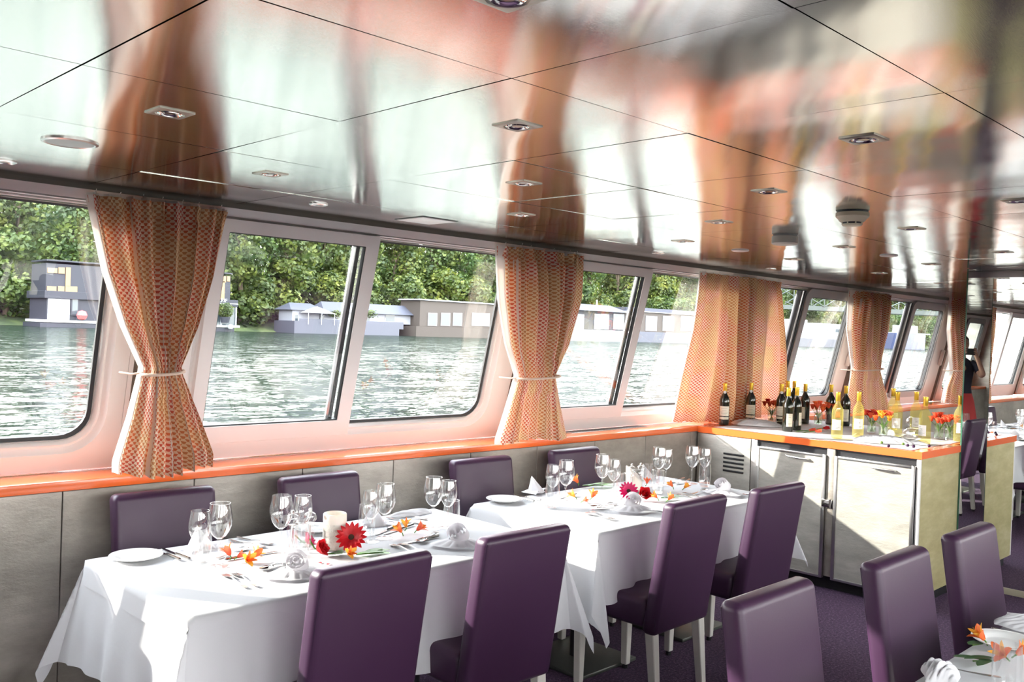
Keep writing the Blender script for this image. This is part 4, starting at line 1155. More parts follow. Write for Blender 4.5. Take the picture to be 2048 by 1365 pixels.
# ---------------------------------------------------------------- flowers
def petal_mat(name, c1, c2, tr=.35):
    m = cloth_mat(name, c1, tr); P(m).inputs['Roughness'].default_value = .45
    return m
MT['red'] = petal_mat('red_petal', (.62, .012, .02), 0, .2); MT['orangepetal'] = petal_mat('orange_petal', (.90, .20, .05), 0, .3)
MT['yellowpetal'] = petal_mat('yellow_orange_petal', (.95, .48, .06), 0, .3); MT['magenta'] = petal_mat('magenta_petal', (.60, .01, .12), 0, .2)
MT['coral'] = petal_mat('coral_petal', (.92, .17, .08), 0, .3); MT['leafgreen'] = petal_mat('glossy_leaf', (.10, .26, .03), 0, .2)
MT['darkleaf'] = petal_mat('dark_leaf', (.03, .10, .03), 0, .1); MT['disc'] = mat('flower_disc', (.05, .02, .01), .8)
def petal(mb, L, W, az, el0, el1, base=(0, 0, 0), n=6, cup=.3, r0=0, wf=.55):
    """strip petal starting at base, elevation changes el0->el1 along its length"""
    ca, sa = math.cos(az), math.sin(az); p = Vector(base)+Vector((ca*r0, sa*r0, 0)); rows = []
    for k in range(n+1):
        t = k/n; el = R(el0+(el1-el0)*t)
        w_ = W*(math.sin(math.pi*min(1, t*wf/.55*.82+.12)))**.8 if k < n else W*.12
        d = Vector((-sa, ca, 0)); nrm = Vector((-ca*math.sin(el), -sa*math.sin(el), math.cos(el)))
        rows.append([mb.bm.verts.new(p+d*w_/2+nrm*w_*cup*.5), mb.bm.verts.new(p), mb.bm.verts.new(p-d*w_/2+nrm*w_*cup*.5)])
        p = p+Vector((ca*math.cos(el), sa*math.cos(el), math.sin(el)))*L/n
    for A, B in zip(rows, rows[1:]):
        mb.bm.faces.new((A[0], A[1], B[1], B[0])); mb.bm.faces.new((A[1], A[2], B[2], B[1]))
def leaf(parent, c, L, W, az, el0, el1, m='leafgreen', name='leaf'):
    mb = MB(); petal(mb, L, W, az, el0, el1, c, 8, .15, wf=.5); return mb.build(name, MT[m], parent, ang=180, fix=False)
def rotm(e, rx, ry, rz): e.rotation_euler = (rx, ry, rz)
def gerbera(loc_, rot, m, R0, label):
    t = empty('gerbera', loc_, label=label, cat='flower'); t.rotation_euler = rot
    mb = MB()
    for k in range(16): petal(mb, R0, R0*.36, k*2*math.pi/16, 22, 2, (0, 0, .004), 5, .2, .006)
    for k in range(14): petal(mb, R0*.84, R0*.32, (k+.5)*2*math.pi/14, 42, 14, (0, 0, .007), 5, .2, .005)
    mb.build('petals', MT[m], t, ang=180, fix=False)
    MB().lathe([(0, 0), (.010, .003), (.013, .010), (.011, .014), (0, .017)], 16).build('centre', MT['disc'], t)
    MB().tube([(0, 0, 0), (0, -.01, -.015), (.01, -.03, -.03)], .003, 6).build('stem', MT['leafgreen'], t)
    return t
def rose(loc_, rot, m, s, label, name='rose'):
    t = empty(name, loc_, label=label, cat='flower'); t.rotation_euler = rot
    mb = MB()
    for ring, (n, e0, e1, L, W) in enumerate(((3, 88, 100, .030, .022), (4, 78, 92, .034, .028), (5, 62, 78, .036, .034), (5, 42, 66, .038, .038))):
        for k in range(n): petal(mb, L*s, W*s, k*2*math.pi/n+ring*.7, e0, e1, (0, 0, 0), 5, .45, .002+.003*ring)
    mb.build('petals', MT[m], t, ang=180, fix=False)
    MB().tube([(0, 0, .002), (0, .01, -.01), (0, .05, -.014)], .003, 6).build('stem', MT['leafgreen'], t)
    return t
def alstro(loc_, rot, label, s=1., m='orangepetal', m2='yellowpetal', green=True, name='alstroemeria'):
    t = empty(name, loc_, label=label, cat='flower'); t.rotation_euler = rot
    a = MB(); b = MB()
    for k in range(3): petal(a, .042*s, .020*s, k*2.09, 66, 28, (0, 0, 0), 6, .4, .002)
    for k in range(3): petal(b, .044*s, .012*s, k*2.09+1.05, 74, 40, (0, 0, 0), 6, .4, .002)
    pa = a.build('petals', MT[m], t, ang=180, fix=False); b.build('inner_petals', MT[m2], t, ang=180, fix=False)
    st = MB()
    for k in range(4): st.tube([(0, 0, .008), (.006*math.cos(k*1.6), .006*math.sin(k*1.6), .030*s), (.012*math.cos(k*1.6), .012*math.sin(k*1.6), .036*s)], .0007, 4)
    st.build('stamens', MT['yellowpetal'], t, fix=False)
    if green: MB().tube([(0, 0, .003), (0, 0, -.006), (.004, .008, -.014)], .0022, 6).build('stem', MT['leafgreen'], t)
    return t
def ft(u, v, dz=0): p = tp(u, v); p.z += dz; return p
AZC = R(225)   # towards the camera
def lie(az, tilt=75): return (0, R(tilt), az)
alstro(ft(460, 1124, .022), lie(2.2, 30), 'pink-orange alstroemeria bloom on the nearest table, left one beside the large wine glass', 1.15, 'coral', 'orangepetal')
alstro(ft(474, 1126, .020), lie(-.5, 60), 'small orange alstroemeria bud between the two left blooms', .8, 'coral', 'orangepetal')
alstro(ft(492, 1136, .024), lie(-1.6, 62), 'yellow-orange alstroemeria bloom on the nearest table, facing the camera', 1.1, 'yellowpetal', 'orangepetal')
alstro(ft(505, 1126, .020), lie(.2, 60), 'orange alstroemeria bloom pointing right, on the left of the nearest table', 1.1)
gerbera(ft(702, 1104, .052), (R(58), 0, R(-40)), 'red', .056, 'large red gerbera leaning against the candle on the nearest table')
rose(ft(635, 1112, .022), (R(62), 0, R(30)), 'red', 1.05, 'deep red rose lying left of the candle on the nearest table')
rose(ft(612, 1098, .024), (R(50), 0, R(60)), 'magenta', .95, 'pinkish red rose behind the straight water glass near the mills')
o = alstro(ft(697, 1120, .020), lie(-1.8, 60), 'yellow-orange alstroemeria bloom in front of the red gerbera', .95, 'yellowpetal', 'orangepetal')
def sprig(u, v, az, label, n=3, L=.10, W=.030, m='leafgreen'):
    t = empty('leaf_sprig', ft(u, v, .004), label=label, cat='leaves'); 
    MB().tube([(0, 0, .002), (L*.8*math.cos(az), L*.8*math.sin(az), .004)], .002, 6).build('stem', MT['leafgreen'], t)
    for k in range(n):
        leaf(t, (L*.22*k*math.cos(az), L*.22*k*math.sin(az), .003), L*(1-.12*k), W, az+(.45 if k % 2 else -.4)*(1 if k else .2), 10, -6, m)
    return t
sprig(712, 1113, R(-25), 'green leaves lying right of the gerbera on the nearest table', 4, .11, .032)
sprig(655, 1112, R(-30), 'dark green leaves in front of the ivory candle', 2, .07, .02, 'darkleaf')
sprig(628, 1085, R(200), 'green leaf behind the red rose near the plate', 1, .08, .03)
alstro(ft(803, 1076, .022), lie(2.6, 40), 'orange alstroemeria bloom right of the candle, left one of the pair', 1.15, 'orangepetal', 'yellowpetal')
alstro(ft(812, 1066, .022), lie(1.2, 30), 'yellow-flecked alstroemeria bloom right of the candle, between its neighbours', 1.0, 'yellowpetal', 'orangepetal')
alstro(ft(833, 1072, .022), lie(-.6, 50), 'red-orange alstroemeria bloom right of the candle, right one of the pair', 1.15, 'coral', 'orangepetal')
alstro(ft(1156, 975, .024), lie(1.9, 40), 'orange alstroemeria bloom before the far wall chair on the second table', 1.2)
sprig(1165, 974, R(-38), 'pale green leaves and stems in the middle of the second table', 4, .15, .022)
alstro(ft(1150, 1003, .022), lie(2.4, 50), 'yellow-orange alstroemeria bloom at the left of the second table', 1.1, 'yellowpetal', 'orangepetal')
alstro(ft(1165, 1010, .018), lie(-1, 60), 'small coral alstroemeria bloom between its two neighbours on the second table', .8, 'coral', 'orangepetal')
alstro(ft(1183, 1004, .022), lie(.3, 50), 'orange alstroemeria bloom pointing right on the second table, before the forks', 1.15)
gerbera(ft(1256, 998, .036), (R(60), 0, R(-38)), 'magenta', .050, 'magenta gerbera on the second table below the slanted candle')
rose(ft(1286, 1000, .024), (R(58), 0, R(-30)), 'red', 1.2, 'big red rose right of the magenta gerbera')
alstro(ft(1293, 980, .034), lie(.5, 30), 'small orange bloom above the red rose on the second table', .9, 'coral', 'orangepetal')
alstro(ft(1314, 1004, .020), lie(2.4, 50), 'orange alstroemeria bloom right of the red rose', 1.0)
alstro(ft(1336, 1008, .020), lie(-.2, 50), 'orange alstroemeria bloom above the third aisle chair back', 1.0, 'orangepetal', 'yellowpetal')
sprig(1322, 999, R(-40), 'dark green leaf between the red rose and the third aisle chair', 2, .12, .045, 'darkleaf')
alstro(ft(1345, 981, .020), lie(2.2, 40), 'orange alstroemeria bloom near the right glasses of the second table, left one', 1.05)
alstro(ft(1368, 984, .020), lie(-.5, 45), 'yellow-orange alstroemeria bloom near the right glasses, right one', 1.0, 'yellowpetal', 'orangepetal')
alstro(ft(1968, 1296, .022), lie(2.2, 42), 'orange alstroemeria bloom beside the plate on the right-hand table', 1.15)
alstro(ft(2010, 1332, .024), lie(2.9, 55), 'orange alstroemeria bloom at the bottom right corner, left one of two', 1.2)
alstro(ft(2032, 1326, .022), lie(-.9, 50), 'orange alstroemeria bloom at the right picture edge', 1.1, 'orangepetal', 'yellowpetal')
sprig(1999, 1325, R(150), 'dark green leaves on the white cloth at the bottom right', 3, .11, .028, 'darkleaf')
sprig(1965, 1292, R(165), 'dark green leaf under the flower beside the right-hand plate', 1, .06, .03, 'darkleaf')
rd = random.Random(4)
for k, (u, v, l) in enumerate(((642, 1128, 'red petal fallen right of the rolled napkin on the nearest table'), (655, 1131, 'second red petal on the cloth right of the rolled napkin'), (1190, 1023, 'pink petal lying on the forks of the second table'))):
    mb = MB(); petal(mb, .018, .014, rd.uniform(0, 6), 8, -4, (0, 0, 0), 4, .2)
    o = mb.build('fallen_petal', MT['magenta' if k == 2 else 'red'], ang=180, fix=False); o.location = ft(u, v, .001+(.004 if k == 2 else 0)); tag(o, l, 'petal')

# ---------------------------------------------------------------- drinks counter top
ZCT = .975
tag(MB().grid(60, 50, lambda a, b: Vector((5.655+1.33*a, 2.20+1.42*b, ZCT+.0012+.0010*math.sin(9*a)*math.sin(12*b)+.0012*(1+math.sin(23*a+7*b))*.5))).build('counter_cloth', MT['cloth'], ang=180),
    'white cloth spread over the top of the drinks counter', 'tablecloth')
MT['redbottle'] = mat('dark_bottle_glass', (.008, .010, .006), .06, 0, Coat_Weight=.6)
MT['gold'] = mat('gold_capsule', (.80, .52, .06), .3, .7)
MT['paper'] = mat('cream_label', (.78, .74, .62), .6)
MT['ink'] = mat('label_ink', (.25, .23, .20), .6)
MT['whitepaper'] = mat('white_label', (.84, .84, .82), .6)
def wine_mat():
    m = bpy.data.materials.new('pale_wine_glass'); m.use_nodes = True; nt = m.node_tree
    b = P(m); b.inputs['Base Color'].default_value = (.92, .84, .36, 1); b.inputs['Roughness'].default_value = .04
    tr = N(m, 'ShaderNodeBsdfTransparent'); tr.inputs[0].default_value = (.99, .96, .70, 1)
    mx = N(m, 'ShaderNodeMixShader'); mx.inputs[0].default_value = .84
    tl = N(m, 'ShaderNodeBsdfTranslucent'); tl.inputs[0].default_value = (.95, .84, .30, 1)
    m2 = N(m, 'ShaderNodeMixShader'); m2.inputs[0].default_value = .5
    link(m, b.outputs[0], m2.inputs[1]); link(m, tl.outputs[0], m2.inputs[2])
    link(m, m2.outputs[0], mx.inputs[1]); link(m, tr.outputs[0], mx.inputs[2]); link(m, mx.outputs[0], nt.nodes['Material Output'].inputs[0])
    return m
MT['winebottle'] = wine_mat(); MT['winebottle'].name = 'pale_wine_bottle'
BP = [(0, .006), (.012, .003), (.030, 0), (.0355, .003), (.037, .012), (.0372, .17), (.0365, .190), (.030, .210), (.020, .226), (.0148, .240), (.0140, .262), (.0140, .300), (.0152, .301), (.0152, .309), (.0135, .310), (0, .310)]
def cyl_label(r, z0, z1, a0, a1, n=14):
    return MB().grid(n, 2, lambda a, b: Vector((r*math.cos(a0+(a1-a0)*a), r*math.sin(a0+(a1-a0)*a), z0+(z1-z0)*b)))
def ink_lines(r, zs, a0, a1, h=.0016):
    mb = MB()
    for z, f0, f1 in zs:
        A0, A1 = a0+(a1-a0)*f0, a0+(a1-a0)*f1
        mb.grid(10, 1, lambda a, b: Vector((r*math.cos(A0+(A1-A0)*a), r*math.sin(A0+(A1-A0)*a), z+h*b)))
    return mb
def bottle(kind):
    t = empty('wine_bottle')
    red = kind != 'white'
    MB().lathe(BP, 28).build('glass_body', MT['redbottle' if red else 'winebottle'], t, ang=50)
    MB().lathe([(.0144, .252), (.0150, .253), (.0150, .300), (.0160, .301), (.0160, .310), (.0145, .3125), (0, .3128)], 20).build('capsule', MT['gold'], t)
    a = R(62)
    if kind == 'red_a':      # broad label, band and round seal
        l = cyl_label(.0377, .070, .142, -a, a).build('label', MT['paper'], t); cyl_label(.0377, .044, .062, -a, a).build('lower_label', MT['paper'], t)
        ink_lines(.0380, [(.125, .2, .8), (.108, .3, .7), (.098, .12, .88), (.088, .2, .8), (.079, .35, .65)], -a, a).build('print', MT['ink'], l, fix=False)
        s_ = MB().lathe([(0, 0), (.011, 0), (.011, .0008), (0, .001)], 16, mat=Matrix.Rotation(math.pi/2, 3, 'Y'), c=(.0165, 0, .246)).build('round_seal', MT['whitepaper'], t)
    elif kind == 'red_b':    # narrow tall label turned aside
        a0, a1 = R(-10), R(62)
        l = cyl_label(.0377, .038, .130, a0, a1).build('label', MT['paper'], t)
        ink_lines(.0380, [(.120, .2, .8), (.104, .3, .7), (.060, .2, .8), (.052, .3, .7)], a0, a1).build('print', MT['ink'], l, fix=False)
        cyl_label(.0377, .060, .125, R(150), R(215)).build('back_label', MT['paper'], t)
    else:
        a0, a1 = R(-48), R(48)
        l = cyl_label(.0377, .058, .128, a0, a1).build('label', MT['whitepaper'], t)
        ink_lines(.0380, [(.116, .25, .5), (.104, .35, .65), (.099, .4, .6), (.094, .35, .65), (.075, .15, .85), (.068, .3, .7)], a0, a1).build('print', MT['ink'], l, fix=False)
    if not red:
        MB().lathe([(0, .0), (.033, .001), (.036, .006), (.030, .012), (.012, .026), (0, .028)], 24).build('punt', MT['crystal'], t)
    return t
BT = {k: bottle(k) for k in ('red_a', 'red_b', 'white')}
BG = {'red_a': 'dark wine bottles on the counter', 'red_b': 'dark wine bottles on the counter', 'white': 'pale wine bottles on the counter'}
for k, x, y, turn, l in (
    ('red_a', 5.86, 3.66, 0, 'dark wine bottle with cream label, leftmost, before the wide curtain'),
    ('red_a', 6.20, 3.64, 0, 'dark wine bottle with cream label, second from the left before the wide curtain'),
    ('red_a', 6.34, 3.46, 0, 'dark wine bottle with white seal, third from the left, behind the front pair'),
    ('red_b', 6.86, 3.69, 60, 'dark wine bottle at the back, its gold neck rising left of the tallest neck'),
    ('red_b', 5.90, 3.165, -5, 'dark wine bottle at the counter front edge with its label turned right'),
    ('red_b', 6.95, 3.68, 60, 'dark wine bottle at the back with the highest gold neck'),
    ('red_b', 6.05, 3.18, 40, 'dark wine bottle just right of the one at the counter front edge'),
    ('red_b', 6.62, 3.41, -60, 'dark wine bottle with tan label standing alone before the window'),
    ('red_b', 6.77, 3.27, 60, 'dark wine bottle partly behind the orange flowers'),
    ('red_b', 6.75, 3.14, -20, 'rightmost dark wine bottle, between the first two pale bottles'),
    ('white', 5.83, 2.765, -10, 'pale wine bottle, leftmost, at the counter front'),
    ('white', 6.05, 2.72, 5, 'pale wine bottle, second from the left'),
    ('white', 6.86, 2.82, 60, 'pale wine bottle at the back, partly hidden behind another'),
    ('white', 6.40, 2.60, -10, 'pale wine bottle in the middle behind the crumpled napkin'),
    ('white', 6.62, 2.555, 10, 'pale wine bottle behind the one nearest the front corner'),
    ('white', 6.05, 2.275, -35, 'pale wine bottle nearest the front corner of the counter'),
    ('white', 6.50, 2.215, 20, 'rightmost pale wine bottle, touching the mirrored screen edge')):
    az = math.atan2(-y, -x)+R(turn)
    place(BT[k], k, (x, y, ZCT+.003), az, l, 'bottle', BG[k])
# vases
def cp(u, v): return at(u, v, 2, ZCT)
MT['water_in'] = thin_glass('vase_water', (.90, .97, .90), 1.33, .6)
def vase(u, v, label, fl, mats, seed, s=1.0, xy=None):
    rd = random.Random(seed)
    p = cp(u, v) if xy is None else Vector((xy[0], xy[1], ZCT)); p.z += .003
    t = empty('flower_vase', p, label='clear water glass used as a vase, '+label, cat='vase', group='glasses of flowers on the counter')
    MB().lathe([(0, 0), (.028, 0), (.030, .006), (.031, .05), (.0315, .105), (.0303, .105), (.0298, .012), (0, .009)], 24).build('glass_wall', MT['crystal'], t)
    MB().lathe([(0, .012), (.0285, .012), (.029, .072), (0, .072)], 20).build('water', MT['water_in'], t)
    b = empty('flower_bunch', p+Vector((0, 0, .0)), label=fl, cat='flowers', group='flower bunches in the counter glasses')
    st = MB(); heads = []
    for k in range(8):
        a = k*2.4; r_ = .008+.042*math.sqrt((k+.5)/8); h = .105+.026*rd.random()+.026*(1-(r_/.046)**2)
        hx, hy = r_*math.cos(a)*s, r_*math.sin(a)*s
        st.tube([(-hx*.3, -hy*.3, .014), (hx*.3, hy*.3, .08), (hx, hy, h)], .0017, 5); heads.append((hx, hy, h, a))
    st.build('stems', MT['leafgreen'], b, fix=False)
    lf = MB()
    for k in range(7): petal(lf, .05, .016, k*.9+seed, 70, 30, (0, 0, .055), 6, .2, .006)
    lf.build('leaves', MT['leafgreen'], b, ang=180, fix=False)
    for i, (hx, hy, h, a) in enumerate(heads):
        pm = MB()
        for ring in range(2):
            for q in range(6): petal(pm, .046-.005*ring, .027, q*1.047+ring*.5+a, 68+16*ring, 40+25*ring, (hx, hy, h), 5, .4, .002)
        pm.build('bloom', MT[mats[i % len(mats)]], b, ang=180, fix=False)
oc = ('coral', 'orangepetal')
vase(1523, 838, 'before the wide curtain between dark bottles', 'loose orange-red blooms before the wide curtain', ('coral', 'red', 'coral', 'orangepetal'), 1, 1.25, (6.45, 3.60))
vase(1636, 852, 'right of the dark bottles', 'round bunch of orange blooms right of the dark bottles', oc, 2)
vase(1659, 850, 'behind the leftmost pale bottle', 'orange blooms half hidden by the leftmost pale bottle', oc, 3)
vase(1743, 868, 'right of the second pale bottle', 'dark orange-red blooms right of the second pale bottle', ('coral', 'red'), 4)
vase(1766, 874, 'left of the middle pale bottle', 'yellow and orange blooms left of the middle pale bottle', ('orangepetal', 'yellowpetal', 'coral'), 5, 1.15)
vase(1877, 879, 'right of the front corner bottle', 'coral pink blooms right of the front corner bottle', ('coral',), 6, 1.1)
vase(1899, 881, 'left of the rightmost pale bottle', 'coral pink blooms left of the rightmost pale bottle', ('coral', 'coral', 'orangepetal'), 7, 1.1)
# lying tulips, napkins, small things on the counter
def tulip(u, v, az, label):
    p = cp(u, v); p.z += .018
    t = empty('tulip', p, label=label, cat='flower'); t.rotation_euler = (0, R(80), az)
    mb = MB()
    for ring in range(2):
        for q in range(3): petal(mb, .046, .026, q*2.09+ring*1.05, 86, 72, (0, 0, 0), 6, .5, .004+.002*ring)
    mb.build('petals', MT['coral' if u < 1640 else 'red'], t, ang=180, fix=False)
    MB().tube([(0, 0, 0), (0, 0, -.06), (.004, 0, -.13)], .0028, 6).build('stem', MT['leafgreen'], t)
    leaf(t, (0, 0, -.11), .15, .030, 0.2, 70, 95)
    return t
tulip(1618, 866, R(-70), 'coral tulip lying on the counter cloth behind the front edge, left one')
tulip(1630, 868, R(-62), 'coral tulip lying on the counter cloth between its neighbours')
tulip(1646, 862, R(-50), 'red tulip lying on the counter cloth, right one')
def cxy(u, v): return cp(u, v)+Vector((0, 0, .0045))
crumple('napkin', cxy(1512, 852), .20, .34, .06, 11, 'white crumpled napkin on the counter before the left dark bottles', rz=.3, waves=15)
crumple('napkin', cxy(1765, 886), .34, .22, .05, 12, 'white crumpled napkin on the counter below the middle pale bottles', rz=-1.0, waves=15)
crumple('napkin', cxy(1820, 888), .20, .18, .022, 14, 'flat white napkin near the front corner bottle', rz=.6)
t = copy_tree(G['S']); t.location = cxy(1549, 856)+Vector((0, 0, .040)); t.rotation_euler = (0, R(84), R(-35)); tag(t, 'wine glass lying on its side on the counter before the dark bottles', 'glass', 'glasses lying on the counter')
t = copy_tree(G['L']); t.location = cxy(1779, 884)+Vector((.02, 0, .040)); t.rotation_euler = (0, R(82), R(-110)); tag(t, 'wine glass lying on its side on the counter below the middle pale bottle', 'glass', 'glasses lying on the counter')
t = copy_tree(G['S']); t.location = cxy(1818, 864)+Vector((.02, 0, .040)); t.rotation_euler = (0, R(84), R(20)); tag(t, 'wine glass lying on its side behind the middle pale bottles', 'glass', 'glasses lying on the counter')
t = copy_tree(G['T']); t.location = cxy(1500, 848)+Vector((0, 0, .037)); t.rotation_euler = (0, R(90), R(-60)); tag(t, 'tumbler lying on its side before the second dark bottle', 'glass', 'glasses lying on the counter')
MT['plum'] = mat('dark_grape', (.05, .02, .06), .25); MT['olive'] = mat('green_olive', (.14, .22, .05), .3)
for u, v, mm, l in ((1763, 890, 'olive', 'green olive on the counter cloth, leftmost of the small fruits'), (1777, 897, 'plum', 'dark grape on the counter cloth, left of the tipped glass foot'), (1806, 893, 'olive', 'green olive beside two dark grapes'),
                    (1815, 896, 'plum', 'dark grape right of the green olive, first of two'), (1827, 898, 'plum', 'dark grape right of the green olive, second of two'), (1858, 897, 'plum', 'dark grape at the foot of the front corner bottle')):
    o = MB().lathe([(0, -.010), (.007, -.0075), (.0105, 0), (.007, .0075), (0, .010)], 12).build('grape' if mm == 'plum' else 'olive', MT[mm]); o.location = cxy(u, v)+Vector((0, 0, .010)); tag(o, l, 'fruit', 'small fruits on the counter')
e = empty('card_sign', (6.62, 3.02, ZCT+.003), .5, label='small dark standing card behind the pale bottles', cat='card')
MB().b6(-.03, .03, -.002, .002, 0, .09, .001).build('card', MT['ink'], e); MB().b6(-.026, .026, -.0032, -.0022, .05, .058).build('stripe', MT['orange'], e)
# air grille in the sill
e = empty('sill_grille', tuple(at(1215, 859, 2, .975)), label='long grey ventilation grille let into the orange sill right of the second curtain', cat='grille')
MB().b6(-.42, .40, -.05, .05, .0, .003, .001).build('grille_frame', MT['alu'], e)
gr = MB()
for k in range(26): gr.b6(-.405+k*.031, -.385+k*.031, -.042, .042, .0025, .0038)
gr.build('slots', MT['darkmetal'], e, smooth=False)

# ---------------------------------------------------------------- ceiling fittings
MT['fit'] = mat('brushed_fitting', (.36, .34, .30), .35, 1)
MT['lampglass'] = mat('lamp_face', (.35, .34, .32), .15, .3)
def downlight():
    t = empty('downlight')
    mb = MB(); s = .046
    o0, o1 = rrect(-s, s, -s, s, .003, 2), rrect(-s+.006, s-.006, -s+.006, s-.006, .003, 2)
    circ = lambda r, n=12: [(r*math.cos(2*math.pi*(k+.5)/n-math.pi/2), r*math.sin(2*math.pi*(k+.5)/n-math.pi/2)) for k in range(n)]
    RM = Matrix.Rotation(math.pi/2, 4, 'X')
    ring_loft(mb, [(o0, 0), (o0, -.006), (o1, -.010), (circ(.036), -.010), (circ(.033), -.004), (circ(.031), -.001)])
    for v in mb.bm.verts: v.co = Vector((v.co.x, v.co.z, v.co.y))
    mb.build('trim_frame', MT['fit'], t, ang=30)
    MB().lathe([(.030, -.009), (.027, -.012), (.024, -.010), (.021, -.003), (.0, -.002)], 24).build('reflector', MT['steel'], t)
    MB().lathe([(0, -.007), (.013, -.0065), (.017, -.003), (0, -.0025)], 20).build('bulb', MT['lampglass'], t)
    return t
dl = downlight(); dl.scale = (1, 1, .5)
LX = [.955, 1.575, 2.205, 2.80, 3.43, 4.03, 4.65, 5.24, 5.86, 6.5, 7.1, 7.7, 8.3]; LY = [1.005, 1.605, 2.205, 2.81]
nm = {0: 'aisle', 1: 'second', 2: 'third', 3: 'window'}
ordn = ['first', 'second', 'third', 'fourth', 'fifth', 'sixth', 'seventh', 'eighth', 'ninth', 'tenth', 'eleventh', 'twelfth', 'thirteenth']
cnt = {}
for i, x in enumerate(LX):
    for j, y in enumerate(LY):
        if (i+j) % 2: continue
        cnt[j] = cnt.get(j, 0)
        place(dl, 'dl', (x, y, ZC), 0, 'square recessed ceiling downlight, %s from the camera in the row %s' % (ordn[cnt[j]], ('farthest from the windows', 'second from the aisle', 'second from the windows', 'nearest the curtains')[j]), 'downlight', 'square downlights in the steel ceiling')
        cnt[j] += 1
def smallspot():
    t = empty('edge_spotlight')
    MB().lathe([(.040, 0), (.040, -.004), (.034, -.007), (.030, -.003), (.0, -.002)], 24).build('trim_ring', MT['alu'], t)
    MB().lathe([(0, -.006), (.018, -.0055), (.024, -.002)], 16).build('bulb', MT['lampglass'], t)
    return t
ss = smallspot()
for k, (x, y, l) in enumerate(((.90, 3.376, 'small round spotlight in the ceiling edge at the left picture border'), (2.10, 3.335, 'small round spotlight in the ceiling edge above the sliding window bar'), (4.54, 3.345, 'small round spotlight in the ceiling edge between second and third curtains'), (5.9, 3.345, 'small round spotlight in the ceiling edge above the wide curtain'))):
    place(ss, 'ss', (x, y, ZC), 0, l, 'spotlight', 'small spotlights at the ceiling edge')
e = empty('ceiling_speaker', (.927, 2.826, ZC), label='round flat loudspeaker grille in the ceiling at the left', cat='loudspeaker')
MB().lathe([(.078, 0), (.078, -.004), (.070, -.007), (.066, -.005)], 32).build('ring', MT['alu'], e); MB().lathe([(0, -.005), (.067, -.005)], 32).build('grille', MT['greyframe'], e)
e = empty('ceiling_hatch', (2.715, 3.363, ZC), label='flush white square ceiling plate near the window edge', cat='hatch')
MB().b6(-.10, .10, -.10, .10, -.005, 0, .002).build('plate', MT['white'], e); MB().b6(-.108, .108, -.108, .108, -.002, .001, .001).build('shadow_gap', MT['darkmetal'], e)
for k, (x, y, l) in enumerate(((4.60, 2.807, 'small round sensor plate in the ceiling above the second table'), (5.21, 2.2, 'small round sensor plate in the ceiling near the drinks counter'))):
    e = empty('sensor_plate', (x, y, ZC), label=l, cat='sensor', group='round sensor plates')
    MB().lathe([(.05, 0), (.05, -.004), (.044, -.007), (0, -.008)], 24).build('cover', MT['white'], e)
MT['beige'] = mat('beige_plastic', (.86, .80, .60), .4)
e = empty('smoke_detector', (3.419, 1.593, ZC), label='beige dome-shaped smoke detector with dark slots on the ceiling, seen doubled in the steel', cat='smoke detector')
MB().lathe([(0, 0), (.058, 0), (.058, -.004)], 32).build('slot_band', MT['black'], e)
MB().lathe([(.057, -.004), (.062, -.005), (.063, -.020), (.056, -.026), (.054, -.027), (.049, -.036), (.042, -.041), (.038, -.042)], 32).build('head', MT['beige'], e)
MB().lathe([(.036, -.042), (.034, -.049)], 24).build('sensor_slots', MT['black'], e)
MB().lathe([(.040, -.049), (.034, -.055), (0, -.058)], 24).build('cap', MT['beige'], e)
for k in range(8):
    a = k*math.pi/4; MB().tube([(.040*math.cos(a), .040*math.sin(a), -.040), (.037*math.cos(a), .037*math.sin(a), -.051)], .0028, 5).build('rib', MT['beige'], e)
e = empty('fire_detector', (4.030, 2.214, ZC), label='white drum-shaped detector on the ceiling left of the beige dome detector', cat='smoke detector')
MB().lathe([(0, 0), (.056, 0), (.056, -.005)], 32).build('gap', MT['greyframe'], e)
MB().lathe([(.055, -.005), (.062, -.007), (.063, -.040), (.054, -.047), (0, -.049)], 32).build('drum', MT['legwhite'], e)

